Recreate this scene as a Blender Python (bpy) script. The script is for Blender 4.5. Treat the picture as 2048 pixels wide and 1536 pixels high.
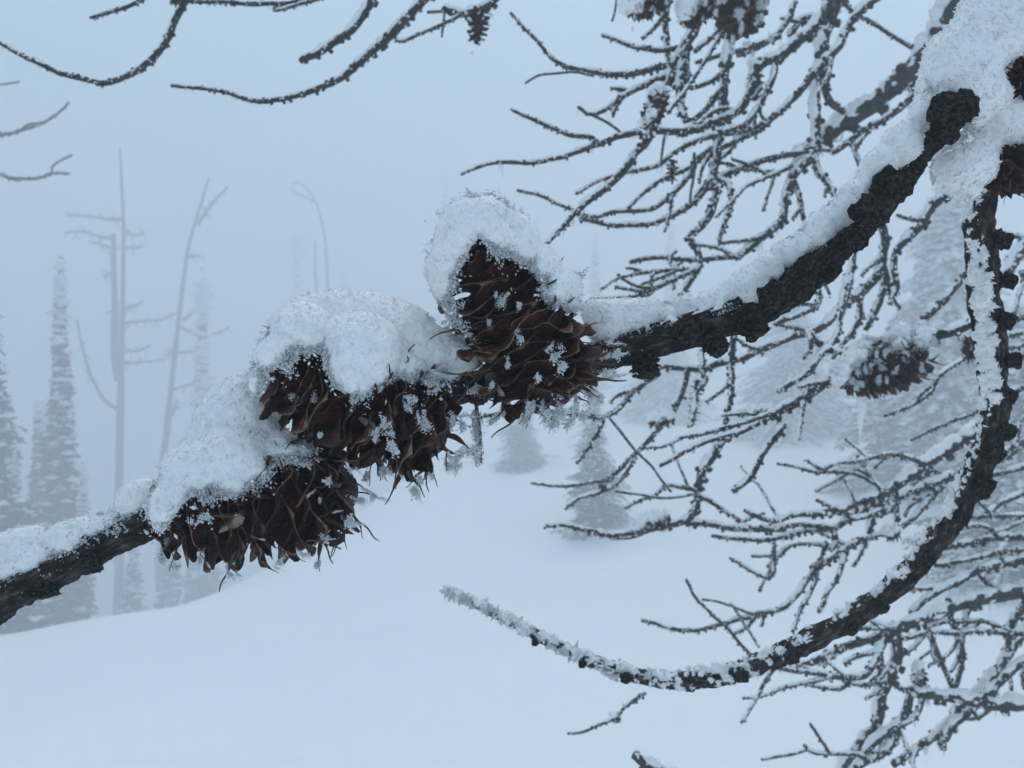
import bpy, math, random
import numpy as np
from mathutils import Vector, Matrix

for o in list(bpy.data.objects):
    bpy.data.objects.remove(o)
SC = bpy.context.scene
COL = SC.collection
R = math.radians

# ------------------------------------------------------------------ camera
CAMZ = 1.6
FPX = 1593.0                      # focal length in photo pixels (2048 wide)
cd = bpy.data.cameras.new('camera')
cam = bpy.data.objects.new('camera', cd)
COL.objects.link(cam)
cam.location = (0, 0, CAMZ)
cam.rotation_euler = (R(90), 0, 0)
cd.sensor_width = 36.0
cd.lens = 36.0 * FPX / 2048.0
cd.clip_start = 0.01
cd.clip_end = 500
cd.dof.use_dof = True
cd.dof.focus_distance = 0.19
cd.dof.aperture_fstop = 38.0
SC.camera = cam

# ------------------------------------------------------------------ world, sun, exposure
SUN_EL, SUN_AZ = 62, 15           # degrees; the bright side of the overcast is ahead of the camera
w = bpy.data.worlds.new('World')
SC.world = w
w.use_nodes = True
nt = w.node_tree
for n in list(nt.nodes):
    nt.nodes.remove(n)
sky = nt.nodes.new('ShaderNodeTexSky')
sky.sky_type = 'NISHITA'
sky.sun_disc = False
sky.sun_elevation = R(SUN_EL)
sky.sun_rotation = R(SUN_AZ)
sky.air_density = 1.0
sky.dust_density = 3.0
hs = nt.nodes.new('ShaderNodeHueSaturation')
hs.inputs['Saturation'].default_value = 1.95
hs.inputs['Hue'].default_value = 0.452
bg = nt.nodes.new('ShaderNodeBackground')
bg.inputs['Strength'].default_value = 0.15
ow = nt.nodes.new('ShaderNodeOutputWorld')
nt.links.new(sky.outputs[0], hs.inputs['Color'])
nt.links.new(hs.outputs[0], bg.inputs[0])
nt.links.new(bg.outputs[0], ow.inputs[0])

sd = bpy.data.lights.new('sun', 'SUN')
sd.energy = 1.5
sd.angle = R(25)
sd.color = (1.0, 0.985, 0.96)
so = bpy.data.objects.new('sun', sd)
COL.objects.link(so)
dv = Vector((math.sin(R(SUN_AZ)) * math.cos(R(SUN_EL)), math.cos(R(SUN_AZ)) * math.cos(R(SUN_EL)), math.sin(R(SUN_EL))))
so.rotation_euler = dv.to_track_quat('Z', 'Y').to_euler()

SC.view_settings.view_transform = 'Standard'
SC.view_settings.look = 'None'
SC.view_settings.exposure = 0.19
SC.view_settings.gamma = 1.0
SC.view_settings.use_curve_mapping = False
SC.render.engine = 'CYCLES'
SC.cycles.use_denoising = True
SC.cycles.max_bounces = 12
SC.cycles.diffuse_bounces = 5
SC.cycles.glossy_bounces = 3
SC.cycles.transmission_bounces = 6
SC.cycles.transparent_max_bounces = 12
SC.cycles.volume_bounces = 8
HAZE = 0.095
HAZE_COL = (0.855, 0.895, 0.92, 1)

# ------------------------------------------------------------------ helpers
rng = np.random.default_rng(7)


def P(px, py, d):
    """Point seen at photo pixel (px, py), d metres in front of the camera."""
    return np.array([(px - 1024.0) / FPX * d, d, CAMZ - (py - 768.0) / FPX * d])


def hash01(ix, iy, iz, seed):
    h = (ix.astype(np.uint32) * np.uint32(374761393) + iy.astype(np.uint32) * np.uint32(668265263)
         + iz.astype(np.uint32) * np.uint32(2147483647) + np.uint32(seed * 974711 + 13))
    h = (h ^ (h >> np.uint32(13))) * np.uint32(1274126177)
    h = (h ^ (h >> np.uint32(16))) * np.uint32(2246822519)
    h = h ^ (h >> np.uint32(15))
    return (h & np.uint32(0xFFFFFF)).astype(np.float32) / np.float32(0xFFFFFF)


def vnoise(p, freq, seed=0):
    """Value noise in -1..1 at points p (N,3)."""
    q = np.asarray(p, dtype=np.float64) * freq + 1000.0
    i = np.floor(q).astype(np.int64)
    f = (q - i).astype(np.float32)
    f = f * f * (3 - 2 * f)
    out = 0
    for dx in (0, 1):
        wx = f[:, 0] if dx else 1 - f[:, 0]
        for dy in (0, 1):
            wy = f[:, 1] if dy else 1 - f[:, 1]
            for dz in (0, 1):
                wz = f[:, 2] if dz else 1 - f[:, 2]
                out = out + wx * wy * wz * hash01(i[:, 0] + dx, i[:, 1] + dy, i[:, 2] + dz, seed)
    return out * 2 - 1


def mesh_np(name, V, faces, mats, smooth=True, fmat=None, uv=None):
    """faces: list of (M,k) int arrays."""
    me = bpy.data.meshes.new(name)
    V = np.asarray(V, dtype=np.float32)
    faces = [np.asarray(f, dtype=np.int32) for f in faces if len(f)]
    loops = np.concatenate([f.ravel() for f in faces])
    tot = np.concatenate([np.full(len(f), f.shape[1], dtype=np.int32) for f in faces])
    start = np.concatenate([[0], np.cumsum(tot)[:-1]]).astype(np.int32)
    me.vertices.add(len(V))
    me.vertices.foreach_set('co', V.ravel())
    me.loops.add(len(loops))
    me.loops.foreach_set('vertex_index', loops)
    me.polygons.add(len(tot))
    me.polygons.foreach_set('loop_start', start)
    me.polygons.foreach_set('loop_total', tot)
    me.polygons.foreach_set('use_smooth', np.full(len(tot), smooth, dtype=bool))
    if fmat is not None:
        me.polygons.foreach_set('material_index', np.asarray(fmat, dtype=np.int32))
    if uv is not None:
        ul = me.uv_layers.new(name='UVMap')
        ul.data.foreach_set('uv', np.asarray(uv, dtype=np.float32)[loops].ravel())
    for m in (mats if isinstance(mats, (list, tuple)) else [mats]):
        me.materials.append(m)
    me.update(calc_edges=True)
    return me


def link(name, data, parent=None, loc=None):
    o = bpy.data.objects.new(name, data)
    COL.objects.link(o)
    if parent is not None:
        o.parent = parent
    if loc is not None:
        o.location = loc
    return o


def tag(o, label=None, cat=None, group=None, kind=None):
    if label: o['label'] = label
    if cat: o['category'] = cat
    if group: o['group'] = group
    if kind: o['kind'] = kind
    return o


class Geo:
    """Collects vertex and face blocks, then becomes one mesh."""
    def __init__(self):
        self.V, self.F, self.M, self.n = [], [], [], 0

    def add(self, V, F, mi=0):
        V = np.asarray(V, dtype=np.float64).reshape(-1, 3)
        self.V.append(V)
        for f in (F if isinstance(F, list) else [F]):
            f = np.asarray(f, dtype=np.int64)
            if len(f):
                self.F.append(f + self.n)
                self.M.append(np.full(len(f), mi))
        self.n += len(V)

    def mesh(self, name, mats, smooth=True, origin=(0, 0, 0)):
        V = np.concatenate(self.V) - np.asarray(origin)
        return mesh_np(name, V, self.F, mats, smooth, np.concatenate(self.M))


# ------------------------------------------------------------------ materials
def mat(name):
    m = bpy.data.materials.new(name)
    m.use_nodes = True
    t = m.node_tree
    return m, t, t.nodes['Principled BSDF']


def noise_ramp(t, bsdf, scale, stops, detail=5, coord='Object', rough=0.65, stretch=None):
    tc = t.nodes.new('ShaderNodeTexCoord')
    nz = t.nodes.new('ShaderNodeTexNoise')
    nz.inputs['Scale'].default_value = scale
    nz.inputs['Detail'].default_value = detail
    nz.inputs['Roughness'].default_value = rough
    cr = t.nodes.new('ShaderNodeValToRGB')
    el = cr.color_ramp.elements
    while len(el) < len(stops):
        el.new(0.5)
    for e, (p, c) in zip(el, stops):
        e.position = p
        e.color = (*c, 1)
    t.links.new(tc.outputs[coord], nz.inputs['Vector'])
    t.links.new(nz.outputs['Fac'], cr.inputs['Fac'])
    t.links.new(cr.outputs['Color'], bsdf.inputs['Base Color'])
    return tc, nz, cr


def bump(t, bsdf, tc, scale, dist, strength=1.0, coord='Object', detail=4):
    nz = t.nodes.new('ShaderNodeTexNoise')
    nz.inputs['Scale'].default_value = scale
    nz.inputs['Detail'].default_value = detail
    b = t.nodes.new('ShaderNodeBump')
    b.inputs['Distance'].default_value = dist
    b.inputs['Strength'].default_value = strength
    t.links.new(tc.outputs[coord], nz.inputs['Vector'])
    t.links.new(nz.outputs['Fac'], b.inputs['Height'])
    t.links.new(b.outputs['Normal'], bsdf.inputs['Normal'])


# snow lying on the branches
M_SNOW, t, b = mat('snow')
tc, nz, cr = noise_ramp(t, b, 900, [(0.3, (0.90, 0.89, 0.885)), (0.7, (0.95, 0.94, 0.935))], 3)
bump(t, b, tc, 2600, 0.00025, 0.6)
b.inputs['Roughness'].default_value = 0.6
b.inputs['Specular IOR Level'].default_value = 0.3

# clear little ice grains
M_ICE, t, b = mat('ice')
b.inputs['Base Color'].default_value = (0.93, 0.95, 0.97, 1)
b.inputs['Roughness'].default_value = 0.3
b.inputs['IOR'].default_value = 1.31
b.inputs['Transmission Weight'].default_value = 0.55

# snow on the ground
M_GROUND, t, b = mat('ground_snow')
tc, nz, cr = noise_ramp(t, b, 0.9, [(0.3, (0.90, 0.91, 0.92)), (0.7, (0.93, 0.94, 0.945))], 6)
bump(t, b, tc, 9, 0.02, 0.5, detail=8)
b.inputs['Roughness'].default_value = 0.7

# bark of the near branch
def bark_material(name, stops):
    m, t, b = mat(name)
    tc, nz, cr = noise_ramp(t, b, 700, stops, 9, 'UV', .62)
    mp = t.nodes.new('ShaderNodeMapping')
    mp.inputs['Scale'].default_value = (1, .28, 1)
    t.links.new(tc.outputs['UV'], mp.inputs[0])
    t.links.new(mp.outputs[0], nz.inputs['Vector'])
    n2 = t.nodes.new('ShaderNodeTexNoise')
    n2.inputs['Scale'].default_value = 1500
    n2.inputs['Detail'].default_value = 8
    t.links.new(mp.outputs[0], n2.inputs['Vector'])
    bp = t.nodes.new('ShaderNodeBump')
    bp.inputs['Distance'].default_value = 0.0012
    bp.inputs['Strength'].default_value = 1.0
    t.links.new(n2.outputs['Fac'], bp.inputs['Height'])
    t.links.new(bp.outputs[0], b.inputs['Normal'])
    b.inputs['Roughness'].default_value = 0.75
    b.inputs['Specular IOR Level'].default_value = 0.25
    return m


M_BARK = bark_material('bark', [(0.40, (0.006, 0.0055, 0.0055)), (0.52, (0.022, 0.019, 0.018)), (0.66, (0.12, 0.105, 0.092))])

M_SPUR, t, b = mat('spur_bark')
tc, nz, cr = noise_ramp(t, b, 3.2, [(0.36, (0.006, 0.005, 0.005)), (0.48, (0.032, 0.027, 0.025)), (0.60, (0.17, 0.148, 0.128))], 9)
bump(t, b, tc, 7, 0.12, 1.0, detail=9)
b.inputs['Roughness'].default_value = 0.8
b.inputs['Specular IOR Level'].default_value = 0.2

M_BARK2 = bark_material('bark_brown', [(0.40, (0.009, 0.007, 0.006)), (0.52, (0.035, 0.025, 0.020)), (0.66, (0.16, 0.12, 0.09))])

# twigs behind
M_TWIG, t, b = mat('twig_bark')
tc, nz, cr = noise_ramp(t, b, 130, [(0.35, (0.008, 0.008, 0.008)), (0.52, (0.022, 0.020, 0.018)), (0.75, (0.085, 0.076, 0.068))], 5)
bump(t, b, tc, 500, 0.001, 0.8)
b.inputs['Roughness'].default_value = 0.85

# bark of far trees
M_DEAD, t, b = mat('dead_wood')
tc, nz, cr = noise_ramp(t, b, 6, [(0.3, (0.05, 0.048, 0.045)), (0.7, (0.12, 0.115, 0.11))], 4)
b.inputs['Roughness'].default_value = 0.9

M_NEEDLE, t, b = mat('needles')
tc, nz, cr = noise_ramp(t, b, 3, [(0.3, (0.012, 0.018, 0.015)), (0.7, (0.035, 0.048, 0.037))], 4)
b.inputs['Roughness'].default_value = 0.8

# cone scales: dark red brown with paler worn rims
def scale_material(name, dark, mid, rim):
    m, t, b = mat(name)
    uv = t.nodes.new('ShaderNodeUVMap')
    sep = t.nodes.new('ShaderNodeSeparateXYZ')
    t.links.new(uv.outputs[0], sep.inputs[0])
    tc = t.nodes.new('ShaderNodeTexCoord')
    nz = t.nodes.new('ShaderNodeTexNoise')
    nz.inputs['Scale'].default_value = 4.5
    nz.inputs['Detail'].default_value = 8
    t.links.new(tc.outputs['Object'], nz.inputs['Vector'])
    cr = t.nodes.new('ShaderNodeValToRGB')
    cr.color_ramp.elements[0].position = 0.35
    cr.color_ramp.elements[0].color = (*dark, 1)
    cr.color_ramp.elements[1].position = 0.72
    cr.color_ramp.elements[1].color = (*mid, 1)
    t.links.new(nz.outputs['Fac'], cr.inputs['Fac'])
    # rim weight is stored in the second UV component
    ad = t.nodes.new('ShaderNodeMath'); ad.operation = 'MULTIPLY_ADD'
    ad.inputs[1].default_value = 0.35
    t.links.new(nz.outputs['Fac'], ad.inputs[0])
    t.links.new(sep.outputs['Y'], ad.inputs[2])
    mr = t.nodes.new('ShaderNodeMapRange')
    mr.inputs['From Min'].default_value = 0.98
    mr.inputs['From Max'].default_value = 1.2
    t.links.new(ad.outputs[0], mr.inputs['Value'])
    oi = t.nodes.new('ShaderNodeObjectInfo')
    mul = t.nodes.new('ShaderNodeMath'); mul.operation = 'MULTIPLY'
    t.links.new(mr.outputs[0], mul.inputs[0])
    t.links.new(oi.outputs['Random'], mul.inputs[1])
    mx = t.nodes.new('ShaderNodeMix'); mx.data_type = 'RGBA'
    t.links.new(mul.outputs[0], mx.inputs['Factor'])
    t.links.new(cr.outputs['Color'], mx.inputs[6])
    mx.inputs[7].default_value = (*rim, 1)
    hv = t.nodes.new('ShaderNodeHueSaturation')
    mr2 = t.nodes.new('ShaderNodeMapRange')
    mr2.inputs['To Min'].default_value = 0.55
    mr2.inputs['To Max'].default_value = 1.5
    t.links.new(oi.outputs['Random'], mr2.inputs['Value'])
    t.links.new(mr2.outputs[0], hv.inputs['Value'])
    t.links.new(mx.outputs[2], hv.inputs['Color'])
    t.links.new(hv.outputs[0], b.inputs['Base Color'])
    wv = t.nodes.new('ShaderNodeTexNoise')
    mp = t.nodes.new('ShaderNodeMapping')
    mp.inputs['Scale'].default_value = (1, 0.12, 1)
    wv.inputs['Scale'].default_value = 22
    t.links.new(tc.outputs['Object'], mp.inputs[0])
    t.links.new(mp.outputs[0], wv.inputs['Vector'])
    bp = t.nodes.new('ShaderNodeBump')
    bp.inputs['Distance'].default_value = 0.025
    bp.inputs['Strength'].default_value = 0.3
    t.links.new(wv.outputs['Fac'], bp.inputs['Height'])
    t.links.new(bp.outputs[0], b.inputs['Normal'])
    b.inputs['Roughness'].default_value = 0.6
    b.inputs['Specular IOR Level'].default_value = 0.25
    return m


M_SCALE = scale_material('cone_scale', (0.007, 0.0028, 0.0020), (0.075, 0.0165, 0.0075), (0.20, 0.125, 0.08))
M_BRACT, t, b = mat('cone_bract')
noise_ramp(t, b, 6, [(0.35, (0.045, 0.016, 0.009)), (0.6, (0.11, 0.045, 0.022)), (0.8, (0.22, 0.12, 0.06))], 4)
b.inputs['Roughness'].default_value = 0.6
M_WING, t, b = mat('seed_wing')
noise_ramp(t, b, 5, [(0.3, (0.14, 0.11, 0.075)), (0.7, (0.30, 0.26, 0.19))], 4)
b.inputs['Roughness'].default_value = 0.6

# ------------------------------------------------------------------ ground
def sstep(a, b_, x):
    t_ = np.clip((x - a) / (b_ - a), 0, 1)
    return t_ * t_ * (3 - 2 * t_)


def ground_z(x, y):
    x = np.asarray(x, dtype=np.float64); y = np.asarray(y, dtype=np.float64)
    z = CAMZ - 1.55 + np.where(x < 0, -0.012, 0.10) * np.clip(x, -12, 30) + 0.085 * np.clip(y - 7, 0, 14)
    # the crest: beyond it, to the left, the slope falls away into the hollow with the trees
    edge = (y - 6.2 - 0.30 * (x + 3.0)) / 1.0
    left = sstep(-0.6, -5.5, x)
    z = z - left * (0.62 * np.clip(np.sqrt(edge * edge + 1.5) + edge, 0, 26) * 0.5)
    p = np.stack([x.ravel(), y.ravel(), np.zeros(x.size)], 1)
    n = 0.14 * vnoise(p, 0.22, 3) + 0.075 * vnoise(p, 0.7, 4) + 0.022 * vnoise(p * np.array([0.6, 1.5, 1]), 2.1, 5)
    return z + n.reshape(x.shape)


def gz(x, y):
    return float(ground_z(np.array([x]), np.array([y]))[0])


u = np.linspace(-1, 1, 260); v = np.linspace(-1, 1, 260)
gx = 58 * np.sign(u) * np.abs(u) ** 2.2
gy = 4 + 56 * np.sign(v) * np.abs(v) ** 2.0
GX, GY = np.meshgrid(gx, gy, indexing='ij')
GZ = ground_z(GX, GY)
n = len(u)
ii = np.arange(n * n).reshape(n, n)
gf = np.stack([ii[:-1, :-1], ii[1:, :-1], ii[1:, 1:], ii[:-1, 1:]], -1).reshape(-1, 4)
go = link('snow_ground', mesh_np('snow_ground', np.stack([GX, GY, GZ], -1).reshape(-1, 3), [gf], M_GROUND))
tag(go, kind='structure')

# ------------------------------------------------------------------ haze
mh = bpy.data.materials.new('haze')
mh.use_nodes = True
t = mh.node_tree
for nn in list(t.nodes):
    t.nodes.remove(nn)
pv = t.nodes.new('ShaderNodeVolumePrincipled')
pv.inputs['Density'].default_value = HAZE
pv.inputs['Color'].default_value = HAZE_COL
pv.inputs['Anisotropy'].default_value = 0.2
om = t.nodes.new('ShaderNodeOutputMaterial')
t.links.new(pv.outputs[0], om.inputs['Volume'])
HX, HY0, HY1, HZ0, HZ1 = 62, -56, 64, float(GZ.min()) - 1.2, CAMZ + 12.5
hv = np.array([[x, y, z] for x in (-HX, HX) for y in (HY0, HY1) for z in (HZ0, HZ1)])
hf = np.array([[0, 1, 3, 2], [4, 6, 7, 5], [0, 4, 5, 1], [2, 3, 7, 6], [0, 2, 6, 4], [1, 5, 7, 3]])
ho = link('haze', mesh_np('haze', hv, [hf], mh, smooth=False))
tag(ho, kind='stuff')

# ------------------------------------------------------------------ tube tools
def catmull(pts, n):
    pts = np.asarray(pts, dtype=np.float64)
    if len(pts) == 2:
        return pts[0] + (pts[1] - pts[0]) * np.linspace(0, 1, n)[:, None]
    q = np.concatenate([[2 * pts[0] - pts[1]], pts, [2 * pts[-1] - pts[-2]]])
    seg = np.linalg.norm(np.diff(pts[:, :3], axis=0), axis=1) + 1e-9
    cum = np.concatenate([[0], np.cumsum(seg)])
    s = np.linspace(0, cum[-1], n)
    k = np.clip(np.searchsorted(cum, s, side='right') - 1, 0, len(seg) - 1)
    t_ = ((s - cum[k]) / seg[k])[:, None]
    p0, p1, p2, p3 = q[k], q[k + 1], q[k + 2], q[k + 3]
    return 0.5 * (2 * p1 + (p2 - p0) * t_ + (2 * p0 - 5 * p1 + 4 * p2 - p3) * t_ ** 2 + (3 * p1 - p0 - 3 * p2 + p3) * t_ ** 3)


def frames(C):
    T = np.gradient(C, axis=0)
    T /= np.linalg.norm(T, axis=1)[:, None] + 1e-12
    N = np.zeros_like(T)
    ref = np.array([0, 0, 1.0]) if abs(T[0][2]) < 0.9 else np.array([0, 1.0, 0])
    nv = np.cross(T[0], ref)
    for i in range(len(T)):
        nv = nv - T[i] * nv.dot(T[i])
        nv /= np.linalg.norm(nv) + 1e-12
        N[i] = nv
    return T, N, np.cross(T, N)


def tube_faces(n, k):
    i = np.arange(n * k).reshape(n, k)
    j = np.roll(i, -1, axis=1)
    return np.stack([i[:-1], j[:-1], j[1:], i[1:]], -1).reshape(-1, 4)


def tube(C, rad, k, disp=None):
    """rad (n,) ; disp(theta(n,k), s(n,k)) -> radius factor. Both ends are capped."""
    n = len(C)
    T, N, B = frames(C)
    th = np.linspace(0, 2 * np.pi, k, endpoint=False)
    rr = np.repeat(rad[:, None], k, 1)
    if disp is not None:
        s = np.concatenate([[0], np.cumsum(np.linalg.norm(np.diff(C, axis=0), axis=1))])
        rr = rr * disp(np.repeat(th[None], n, 0), np.repeat(s[:, None], k, 1))
    V = C[:, None] + rr[..., None] * (np.cos(th)[None, :, None] * N[:, None] + np.sin(th)[None, :, None] * B[:, None])
    V = V.reshape(-1, 3)
    F = tube_faces(n, k)
    V = np.concatenate([V, [C[0] - T[0] * rad[0] * 0.4, C[-1] + T[-1] * rad[-1] * 0.4]])
    a = np.arange(k); bb = np.roll(a, -1)
    global TUBE_UV
    sl_ = np.concatenate([[0], np.cumsum(np.linalg.norm(np.diff(C, axis=0), axis=1))])
    TUBE_UV = np.stack([((th[None] + np.pi) % (2 * np.pi)) * rad.mean() + 0 * sl_[:, None], sl_[:, None] + 0 * th[None]], -1).reshape(-1, 2)
    TUBE_UV = np.concatenate([TUBE_UV, TUBE_UV[:1], TUBE_UV[-1:]])
    caps = np.concatenate([np.stack([bb, a, np.full(k, n * k)], 1), np.stack([a, bb, np.full(k, n * k + 1)], 1) + np.array([(n - 1) * k, (n - 1) * k, 0])])
    return V, [F, caps]


OCT = np.array([[1, 0, 0], [-1, 0, 0], [0, 1, 0], [0, -1, 0], [0, 0, 1], [0, 0, -1]], dtype=np.float64)
OCTF = np.array([[0, 2, 4], [2, 1, 4], [1, 3, 4], [3, 0, 4], [2, 0, 5], [1, 2, 5], [3, 1, 5], [0, 3, 5]])


def rand_rot(n, r):
    q = r.normal(size=(n, 4))
    q /= np.linalg.norm(q, axis=1)[:, None]
    a, b_, c, d = q.T
    return np.stack([np.stack([1 - 2 * (c * c + d * d), 2 * (b_ * c - a * d), 2 * (b_ * d + a * c)], -1),
                     np.stack([2 * (b_ * c + a * d), 1 - 2 * (b_ * b_ + d * d), 2 * (c * d - a * b_)], -1),
                     np.stack([2 * (b_ * d - a * c), 2 * (c * d + a * b_), 1 - 2 * (b_ * b_ + c * c)], -1)], 1)


def grains(pos, size, r, stretch=1.8):
    """Randomly turned little crystals at pos, one block of vertices and faces."""
    n = len(pos)
    sc = size[:, None] * np.exp(r.normal(scale=0.3, size=(n, 3)))
    sc[:, 0] *= stretch
    V = OCT[None] * sc[:, None, :]
    V = np.einsum('nij,nkj->nki', rand_rot(n, r), V) + pos[:, None]
    F = (OCTF[None] + (np.arange(n) * 6)[:, None, None]).reshape(-1, 3)
    return V.reshape(-1, 3), F


# ------------------------------------------------------------------ implicit snow (balls -> field -> surface nets)
def surface_nets(F, org, h):
    ins = F < 0
    nx, ny, nz_ = F.shape
    cnt = np.zeros((nx - 1, ny - 1, nz_ - 1), dtype=np.int8)
    corners = [(a, b_, c) for a in (0, 1) for b_ in (0, 1) for c in (0, 1)]
    for a, b_, c in corners:
        cnt += ins[a:nx - 1 + a, b_:ny - 1 + b_, c:nz_ - 1 + c]
    mixed = (cnt > 0) & (cnt < 8)
    idx = np.full(mixed.shape, -1, dtype=np.int64)
    cells = np.argwhere(mixed)
    idx[mixed] = np.arange(len(cells))
    acc = np.zeros((len(cells), 3)); num = np.zeros(len(cells))
    for ca in corners:
        for ax in range(3):
            if ca[ax] == 0:
                cb = list(ca); cb[ax] = 1
                fa = F[tuple((cells + ca).T)]; fb = F[tuple((cells + cb).T)]
                cr_ = (fa < 0) != (fb < 0)
                tt = fa / np.where(np.abs(fa - fb) < 1e-12, 1, fa - fb)
                p = np.repeat(np.array(ca, dtype=float)[None], len(cells), 0)
                p[:, ax] += tt
                acc[cr_] += p[cr_]; num[cr_] += 1
    V = org + h * (cells + acc / np.maximum(num, 1)[:, None])
    quads = []
    for ax in range(3):
        b1, b2 = [(1, 2), (2, 0), (0, 1)][ax]
        sl0 = [slice(1, -1)] * 3; sl1 = [slice(1, -1)] * 3
        sl0[ax] = slice(0, -1); sl1[ax] = slice(1, None)
        a_, c_ = ins[tuple(sl0)], ins[tuple(sl1)]
        e = np.argwhere(a_ != c_)
        if not len(e):
            continue
        sgn = a_[tuple(e.T)]
        g = e.copy(); g[:, b1] += 1; g[:, b2] += 1      # grid index of the edge start
        def cell(o1, o2):
            q = g.copy(); q[:, b1] += o1; q[:, b2] += o2
            return idx[tuple(q.T)]
        q = np.stack([cell(-1, -1), cell(0, -1), cell(0, 0), cell(-1, 0)], 1)
        q[~sgn] = q[~sgn][:, ::-1]
        quads.append(q)
    return V, np.concatenate(quads)


def blob(centres, radii, h, k=0.0006, noise=((0.0007, 150), (0.00032, 420), (0.00026, 950), (0.00016, 1800)), seed=1):
    lo = (centres - radii[:, None]).min(0) - 4 * h - 0.002
    hi = (centres + radii[:, None]).max(0) + 4 * h + 0.002
    nn = np.ceil((hi - lo) / h).astype(int) + 1
    F = np.full(nn, 0.02, dtype=np.float32)
    ax = [lo[i] + h * np.arange(nn[i]) for i in range(3)]
    for c, r_ in zip(centres, radii):
        m = r_ + 0.0025
        a = np.maximum(((c - m - lo) / h).astype(int), 0)
        e = np.minimum(((c + m - lo) / h).astype(int) + 2, nn)
        s = tuple(slice(a[i], e[i]) for i in range(3))
        d = np.sqrt((ax[0][s[0]] - c[0])[:, None, None] ** 2 + (ax[1][s[1]] - c[1])[None, :, None] ** 2
                    + (ax[2][s[2]] - c[2])[None, None, :] ** 2).astype(np.float32) - np.float32(r_)
        g = F[s]
        hh = np.clip(0.5 + 0.5 * (g - d) / k, 0, 1)
        F[s] = g + (d - g) * hh - k * hh * (1 - hh)
    band = np.argwhere(np.abs(F) < 0.003)
    p = lo + h * band
    dn = np.zeros(len(p), dtype=np.float32)
    for i, (amp, fr) in enumerate(noise):
        dn += np.float32(amp) * vnoise(p, fr, seed * 10 + i)
    F[tuple(band.T)] += dn
    for a in range(3):                        # keep the field closed at the box faces
        sl = [slice(None)] * 3
        sl[a] = 0; F[tuple(sl)] = 0.01
        sl[a] = -1; F[tuple(sl)] = 0.01
    return surface_nets(F, lo, h)


FRINGE = np.zeros((0, 3))


def poly_inside(poly, x, y):
    ins = np.zeros(len(x), dtype=bool)
    n = len(poly)
    for i in range(n):
        x0, y0 = poly[i]; x1, y1 = poly[(i + 1) % n]
        c = ((y0 > y) != (y1 > y)) & (x < (x1 - x0) * (y - y0) / (y1 - y0 + 1e-12) + x0)
        ins ^= c
    return ins


def seg_dist(px, py, a, b_):
    a = np.asarray(a, float); b_ = np.asarray(b_, float)
    d = b_ - a
    t_ = np.clip(((px - a[0]) * d[0] + (py - a[1]) * d[1]) / (d @ d + 1e-12), 0, 1)
    return np.hypot(px - a[0] - t_ * d[0], py - a[1] - t_ * d[1]), t_


def poly_dist(poly, x, y):
    d = np.full(len(x), 1e9)
    for i in range(len(poly)):
        d = np.minimum(d, seg_dist(x, y, poly[i], poly[(i + 1) % len(poly)])[0])
    return d


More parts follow.
